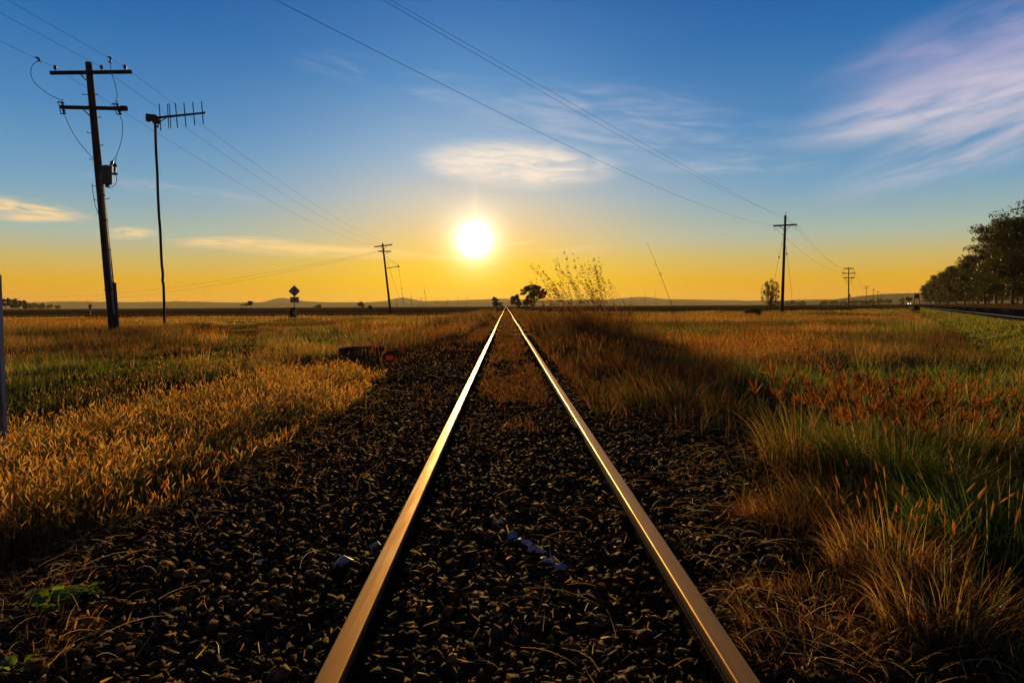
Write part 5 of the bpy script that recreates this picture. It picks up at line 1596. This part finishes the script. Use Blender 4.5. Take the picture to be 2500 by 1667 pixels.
boom = mb.build('boom', MAT['dark_steel'], mast, True)
for (u0, v0, u1, v1) in ((388.5, 254, 393, 320), (428, 252, 433.5, 313), (449, 251, 454, 310), (470.5, 249.5, 475.5, 307), (492, 248, 496.5, 304)):
    mb = MB(); mb.tube([G(u0, v0, -.08), G(u1, v1, -.08)], 0.034, 6); mb.build('element', MAT['dark_steel'], boom)
mb = MB(); loop = [(409, 256), (411, 253.5), (413.5, 255), (415.5, 285), (417, 311), (414.5, 314.5), (412, 312), (410.5, 285), (409, 256)]
mb.tube([G(u, v, -.08) for u, v in loop], 0.03, 6); mb.build('folded_dipole', MAT['dark_steel'], boom)
mb = MB(); mb.tube(curve_pts([G(405, 289, -.1), G(392, 297, -.1), G(385, 309, -.1)], 5), .03, 5); mb.box(G(383, 309.5, -.1), (.16, .12, .12)); mb.build('cable', MAT['wire'], mast)

# ------------------------------------------------------------------ signs
def diamond(parts_at, half, Y, name, label, plate=None, post_top=None, post_bot=None, post_u=None):
    u, v = parts_at
    c = at(u, v, Y); gz = tz(c.x, Y)
    o = empty(name, (c.x, Y, gz), label, 'road sign')
    h = half / FPX * Y
    mb = MB(); rc = h * 0.12
    poly = []
    for k in range(4):
        a = math.pi / 2 * k; d = Vector((math.cos(a), 0, math.sin(a))); n = Vector((-math.sin(a), 0, math.cos(a)))
        poly += [c + d * (h - rc) - n * rc, c + d * (h - rc * 0.3), c + d * (h - rc) + n * rc]
    mb.prism(poly, (0, -0.008, 0)); mb.build('diamond_plate', MAT['sign_back'], o)
    mb = MB(); mb.tube([Vector((c.x + .015, Y - .05, gz - .1)), Vector((c.x - .005, Y - .05, c.z + h * .9))], max(.03, .0005 * Y), 8); mb.build('post', MAT['dark_steel'], o)
    if plate:
        u0, v0, u1, v1 = plate; p0, p1 = at(u0, v0, Y), at(u1, v1, Y)
        mb = MB(); mb.box(((p0.x + p1.x) / 2, Y - .004, (p0.z + p1.z) / 2), (p1.x - p0.x, .008, p0.z - p1.z)); mb.build('plate', MAT['sign_back'], o)
    return o


diamond((718.5, 710.5), 14.3, 62, 'warning_sign', 'back of a diamond road sign with a smaller plate below, above the chevron board', (708.5, 725, 730, 738.5))
diamond((220, 747), 5.6, 130, 'warning_sign', 'small dark diamond sign far off left of the transformer pole', (216.5, 751.5, 223.5, 756))
# chevron board
YC = 55.0
c0, c1 = at(703, 750.5, YC), at(725, 774.5, YC)
gz = tz(c0.x, YC)
chev = empty('chevron_sign', ((c0.x + c1.x) / 2, YC, gz), 'yellow board with a black left-pointing chevron standing in the left meadow', 'road sign')
wd, ht = c1.x - c0.x, c0.z - c1.z
mb = MB(); mb.box(((c0.x + c1.x) / 2, YC, (c0.z + c1.z) / 2), (wd, .012, ht), bev=.004); board = mb.build('board', MAT['sign_yellow'], chev)
mb = MB(); zc = (c0.z + c1.z) / 2
poly = [(c0.x + wd * .44, c0.z - .01), (c0.x + wd * .92, c0.z - .01), (c0.x + wd * .5, zc), (c0.x + wd * .92, c1.z + .01), (c0.x + wd * .44, c1.z + .01), (c0.x + wd * .04, zc)]
mb.prism([Vector((p[0], YC - .009, p[1])) for p in poly], (0, -.003, 0)); mb.build('chevron', MAT['sign_black'], board)
mb = MB()
for f in (.3, .72): mb.tube([(c0.x + wd * f, YC + .03, gz - .1), (c0.x + wd * f, YC + .03, c1.z + ht * .8)], .025, 7)
mb.build('post', MAT['dark_steel'], chev)
# two-legged sign seen from behind
YS = 96.0
q = at(2238, 722, YS); gz = tz(q.x, YS)
sg_ = empty('road_sign', (q.x, YS, gz), 'two-legged brown-backed road sign on the green verge', 'road sign')
p0, p1 = at(2232.5, 717.5, YS), at(2245, 728, YS)
mb = MB(); mb.prism([at(2233, 717.3, YS), at(2243.8, 717.3, YS), at(2245.2, 728.2, YS), at(2232, 728.2, YS)], (0, .02, 0)); mb.build('board', MAT['timber'], sg_)
for (u0, u1) in ((2233.5, 2229.5), (2242.3, 2245.3)):
    b_ = at(u1, 756, YS); b_.z = tz(b_.x, YS) - .1
    mb = MB(); mb.tube([b_ + Vector((0, -.06, 0)), at(u0, 714, YS) + Vector((0, -.06, 0))], .05, 8); mb.build('post', MAT['pole'], sg_)
# distant small road signs
def small_sign(u0, v0, u1, v1, Y, mat, label, tilt=0.0):
    p0, p1 = at(u0, v0, Y), at(u1, v1, Y); xc = (p0.x + p1.x) / 2; gz = max(tz(xc, Y), 0.0)
    o = empty('road_sign', (xc, Y, gz), label, 'road sign')
    mb = MB(); mb.box((xc, Y, (p0.z + p1.z) / 2), (p1.x - p0.x, .03, p0.z - p1.z), Matrix.Rotation(tilt, 3, 'Y'), bev=.01); mb.build('board', MAT[mat], o)
    for s in (-.3, .3):
        mb = MB(); mb.tube([(xc + s * (p1.x - p0.x), Y + .07, gz), (xc + s * (p1.x - p0.x), Y + .07, p0.z - .1)], .06, 6); mb.build('post', MAT['dark_steel'], o)


small_sign(2196, 730.5, 2201, 737, 430, 'sign_blue', 'small grey-blue square sign at the far road edge')
small_sign(2249, 732.5, 2256.5, 736, 380, 'sign_back', 'small tilted dark sign right of the two-legged sign, beyond the road', 0.25)
diamond((2204, 731), 4.2, 425, 'warning_sign', 'distant dark diamond sign beside the grey-blue square sign')
# small two-post frame in the left meadow
Yb = 92.0
p = at(903.5, 750, Yb); gz = tz(p.x, Yb)
fr = empty('post_frame', (p.x, Yb, gz), 'small dark two-legged frame left of the leaning pole', 'frame')
mb = MB(); mb.box((p.x, Yb, p.z), (.42, .06, .42), bev=.01); mb.build('panel', MAT['pole'], fr)
for s in (-.19, .19):
    mb = MB(); mb.tube([(p.x + s, Yb + .05, gz - .1), (p.x + s, Yb + .05, p.z + .25)], .04, 6); mb.build('leg', MAT['pole'], fr)

# ------------------------------------------------------------------ post at the left frame edge
YP = 5.75
pt, pbm = at(10, 671, YP), at(14, 1096, YP)
gz = tz(pbm.x, YP)
post = empty('marker_post', (pbm.x, YP, gz), 'weathered galvanised channel post standing in the golden foxtail grass', 'post')
mb = MB()
w_ = .085; x1 = at(9, 700, YP).x; zt = pt.z
def post_piece(x0, x1_, y0, y1):
    # leans a little to the left going up
    sh = at(20, 1096, YP).x - at(4, 671, YP).x
    mb.add([(x0 + sh, y0, gz - .25), (x1_ + sh, y0, gz - .25), (x1_ + sh, y1, gz - .25), (x0 + sh, y1, gz - .25), (x0, y0, zt), (x1_, y0, zt), (x1_, y1, zt), (x0, y1, zt)],
           [(3, 2, 1, 0), (4, 5, 6, 7), (0, 1, 5, 4), (1, 2, 6, 5), (2, 3, 7, 6), (3, 0, 4, 7)])
xr_ = at(3.5, 671, YP).x
post_piece(xr_ - w_, xr_ - .0062, YP, YP + .006)
post_piece(xr_ - .006, xr_, YP - .045, YP)
post_piece(xr_ - w_ - .006, xr_ - w_ - .0002, YP - .045, YP)
body = mb.build('channel', pmat('old_zinc', (0.27, 0.255, 0.29), 0.6, metal=0.0, var=0.5, scale=9, stretch=(1, 1, .3), bump=0.3), post)
mb = MB()
for zz in (.45, .8, 1.1):
    f = (zt - gz - zz) / (zt - gz); sh = (at(20, 1096, YP).x - at(4, 671, YP).x) * f
    pass
for zz in (.35, .62, .9, 1.2):
    f = (zt - gz - zz) / (zt - gz); sh = (at(20, 1096, YP).x - at(4, 671, YP).x) * f
    mb.tube([(xr_ - .028 + sh, YP - .002, gz + zz), (xr_ - .028 + sh, YP + .003, gz + zz)], .007, 10)
    mb.build('bolt_hole', MAT['sign_black'], post); mb = MB()

# ------------------------------------------------------------------ slab and bricks by the track
s0 = ground_at(876, 880)
slab = empty('concrete_slab', s0, 'old dark concrete block half sunk in grass left of the track', 'concrete block')
mb = MB(); bz = s0.z
hs_ = at(876, 850, s0.y).z - bz
mb.box((s0.x, s0.y + .42, bz + hs_ / 2 - .05), (1.02, .84, hs_ + .1), Matrix.Rotation(-.12, 3, 'Z'), bev=.02)
mb.build('block', MAT['concrete'], slab)
for i, (u, v, lab, rz) in enumerate(((982, 865, 'orange-red block lying on gravel, the one nearer the rails', .05), (951, 882, 'orange-red block lying on gravel, the one nearer the concrete block', -.1))):
    p = ground_at(u, v)
    mb = MB(); mb.box((0, 0, 0), (.18, .1, .11), Matrix.Rotation(rz, 3, 'Z'), bev=.006)
    o = mb.build('orange_block', MAT['brick']); o.location = (p.x, p.y, p.z + .085); tag(o, lab, 'block', 'orange blocks beside the track')

# ------------------------------------------------------------------ car on the road, machine in the field
YK = 470.0
cx_ = xat(2219.5, YK); cz_ = 0.49
car = empty('car', (cx_, YK, cz_), 'oncoming dark car with lit headlights far down the road', 'car')
ha = math.atan(RDX); rot = Matrix.Rotation(-ha, 3, 'Z')
def C_(v): return Vector((cx_, YK, cz_)) + rot @ Vector(v)
prof = [(-2.2, .35), (-2.25, .75), (-1.2, .95), (-.6, 1.45), (1.0, 1.48), (1.9, 1.0), (2.2, .95), (2.2, .35)]
mb = MB(); mb.prism([C_((-.88, p[0], p[1])) for p in prof], rot @ Vector((1.76, 0, 0))); body = mb.build('body', MAT['car_paint'], car)
mb = MB(); mb.prism([C_((-.76, -1.235, .98)), C_((.76, -1.235, .98)), C_((.66, -.66, 1.42)), C_((-.66, -.66, 1.42))], rot @ Vector((0, -.02, .01))); mb.build('windscreen', MAT['car_glass'], body)
for x_ in (-.8, .8):
    for y_ in (-1.4, 1.4):
        mb = MB(); mb.tube([C_((x_ - .1, y_, .33)), C_((x_ + .1, y_, .33))], .33, 12); mb.build('wheel', MAT['rubber'], car)
    mb = MB(); p = C_((x_ * .82, -2.24, .68)); mb.lathe(p, rot @ Vector((0, -1, 0)), [(0, .14), (.04, .17), (.07, .1)], 10); mb.build('headlight', MAT['lamp'], car)
YH = 430.0
h0 = at(602, 749, YH); gz = tz(h0.x, YH)
har = empty('farm_machine', (h0.x, YH, gz), 'hazy farm machine with a tall rear bin parked on the left plain', 'farm machine')
U = lambda u, v: at(u, v, YH)
mb = MB(); a, b_ = U(606, 735), U(616, 745.5); mb.box(((a.x + b_.x) / 2, YH, (a.z + b_.z) / 2), (b_.x - a.x, 2.4, a.z - b_.z), bev=.25); mb.build('bin', MAT['farm_green'], har)
mb = MB(); a, b_ = U(598.5, 741), U(606, 746.5); mb.box(((a.x + b_.x) / 2, YH, (a.z + b_.z) / 2), (b_.x - a.x, 2.2, a.z - b_.z), bev=.15); mb.build('cab', MAT['farm_pale'], har)
mb = MB(); a, b_ = U(587.5, 743), U(598, 747); mb.box(((a.x + b_.x) / 2, YH, (a.z + b_.z) / 2), (b_.x - a.x, 2.0, (a.z - b_.z) * .6), bev=.08); mb.bar(U(587.5, 743), U(590, 746), .3, .3); mb.build('tray', MAT['farm_pale'], har)
for u in (590, 601, 612):
    for dy in (-1, 1):
        p = U(u, 747.5); mb = MB(); mb.tube([(p.x, YH + dy - .15, gz + .5), (p.x, YH + dy + .15, gz + .5)], .55, 12); mb.build('wheel', MAT['rubber'], har)
